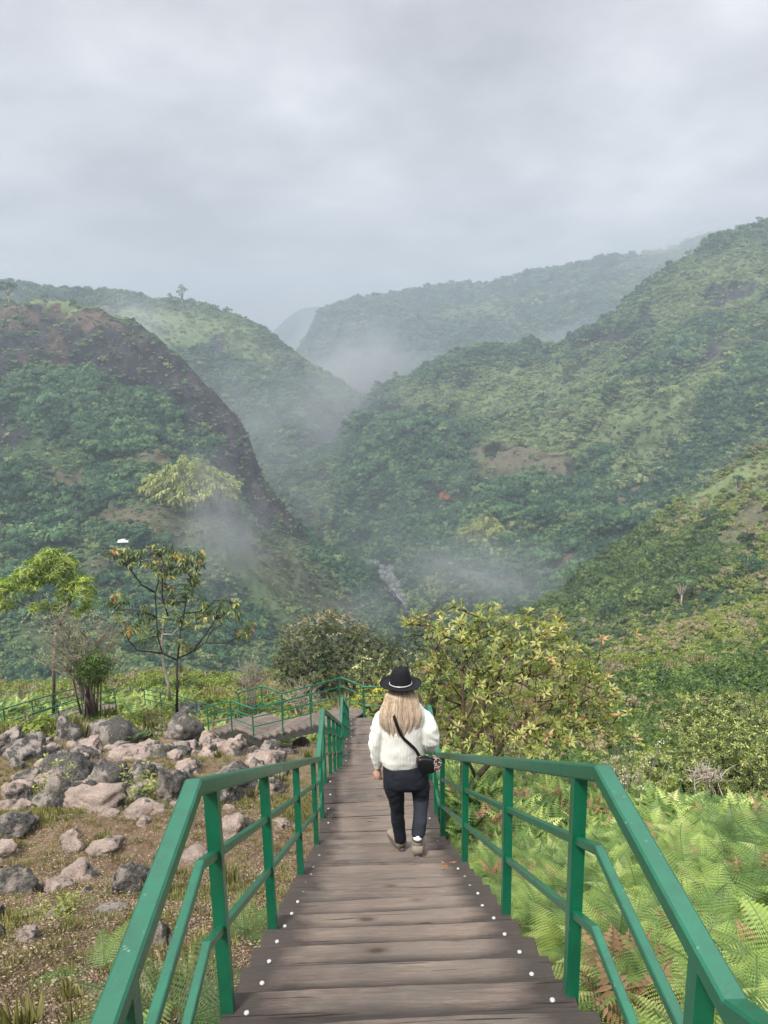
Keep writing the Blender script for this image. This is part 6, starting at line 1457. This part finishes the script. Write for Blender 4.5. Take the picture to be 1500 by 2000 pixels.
mt, nt_, b, _ = new_mat('flowered_panel'); vo = nt_.nodes.new('ShaderNodeTexVoronoi'); vo.inputs['Scale'].default_value = 62; L(nt_, objco(nt_), vo.inputs['Vector'])
sepc = nt_.nodes.new('ShaderNodeSeparateColor'); L(nt_, vo.outputs['Color'], sepc.inputs[0])
pc = ramp(nt_, sepc.outputs[0], [(.0, (.45, .40, .38)), (.25, (.50, .26, .26)), (.45, (.55, .50, .46)), (.6, (.05, .04, .04)), (.78, (.20, .15, .10)), (.9, (.5, .42, .32))], 'CONSTANT')
setp(nt_, b, mix(nt_, ramp(nt_, vo.outputs['Distance'], [(.45, 0.0), (.6, 1.0)]), pc, (.05, .035, .035)), .7, .3)
mb = MB(); V = []
fl = [(.02, .052), (.06, .060), (.104, .044), (.114, .01), (.104, -.03), (.088, -.054), (.066, -.046), (.046, -.01), (.028, .02)]
for side, t in ((-1, -.0365), (1, .0365)):
    V = [bagp(x, z, t) for x, z in fl]+[bagp(x, z, t*1.1) for x, z in fl]; n = len(fl)
    mb.add(V, [(k, (k+1) % n, n+(k+1) % n, n+k) for k in range(n)]+[tuple(range(n, 2*n)), tuple(range(n))[::-1]])
V = [bagp(x, z+.002, -.037) for x, z in fl[:6]]+[bagp(x+.004, z+.004, .037) for x, z in fl[:6]]
mb.add(V, [(k, k+1, 7+k, 6+k) for k in range(5)]); mb.build('flowered_panel', mt, bag)
mb = MB(); S0 = W(765, 1388, -.115); pts = [W(758, 1374, .0), W(764, 1382, -.11), W(773, 1410, -.165), W(784, 1437, -.172), W(800, 1453, -.170), W(812, 1465, -.155), bo+bagp(-.095, .03, 0)]
pts = catmull(np.array([list(p) for p in pts]), 24)-np.array(bo); V = []
for i, p in enumerate(pts):
    t_ = pts[min(i+1, 23)]-pts[max(i-1, 0)]; t_ = Vector(t_).normalized(); s_ = t_.cross(Vector((0, -1, .15))).normalized()*.0125; q = Vector(p); o_ = Vector((0, -.0025, 0)); V += [q-s_+o_, q+s_+o_, q+s_-o_, q-s_-o_]
mb.add(V, [(i*4+k, i*4+(k+1) % 4, i*4+4+(k+1) % 4, i*4+4+k) for i in range(23) for k in range(4)]+[(3, 2, 1, 0), (92, 93, 94, 95)]); mb.build('strap', BLK, bag)
# the far half of the strap crosses her front to the bag's other end
mb = MB(); pts = catmull(np.array([list(p) for p in [W(758, 1374, .0), W(762, 1384, .11), W(780, 1425, .165), W(805, 1460, .17), W(835, 1480, .10), bo+bagp(.10, .03, 0)]]), 16)-np.array(bo)
V = []
for i, p in enumerate(pts):
    t_ = Vector(pts[min(i+1, 15)]-pts[max(i-1, 0)]).normalized(); s_ = t_.cross(Vector((0, 1, .15))).normalized()*.0125; q = Vector(p); o_ = Vector((0, .0025, 0)); V += [q-s_+o_, q+s_+o_, q+s_-o_, q-s_-o_]
mb.add(V, [(i*4+k, i*4+(k+1) % 4, i*4+4+(k+1) % 4, i*4+4+k) for i in range(15) for k in range(4)]+[(3, 2, 1, 0), (60, 61, 62, 63)]); mb.build('strap', BLK, bag)
mb = MB(); p0 = bo+bagp(-.095, .03, 0)-bo; mb.tube([p0+Vector((-.012*math.cos(a), -.006, .012*math.sin(a))) for a in np.linspace(0, 6.28, 14)], [.0028]*14, 6); mb.build('buckle', simple('brass', (.6, .45, .2), .3, .5, 1), bag, True)
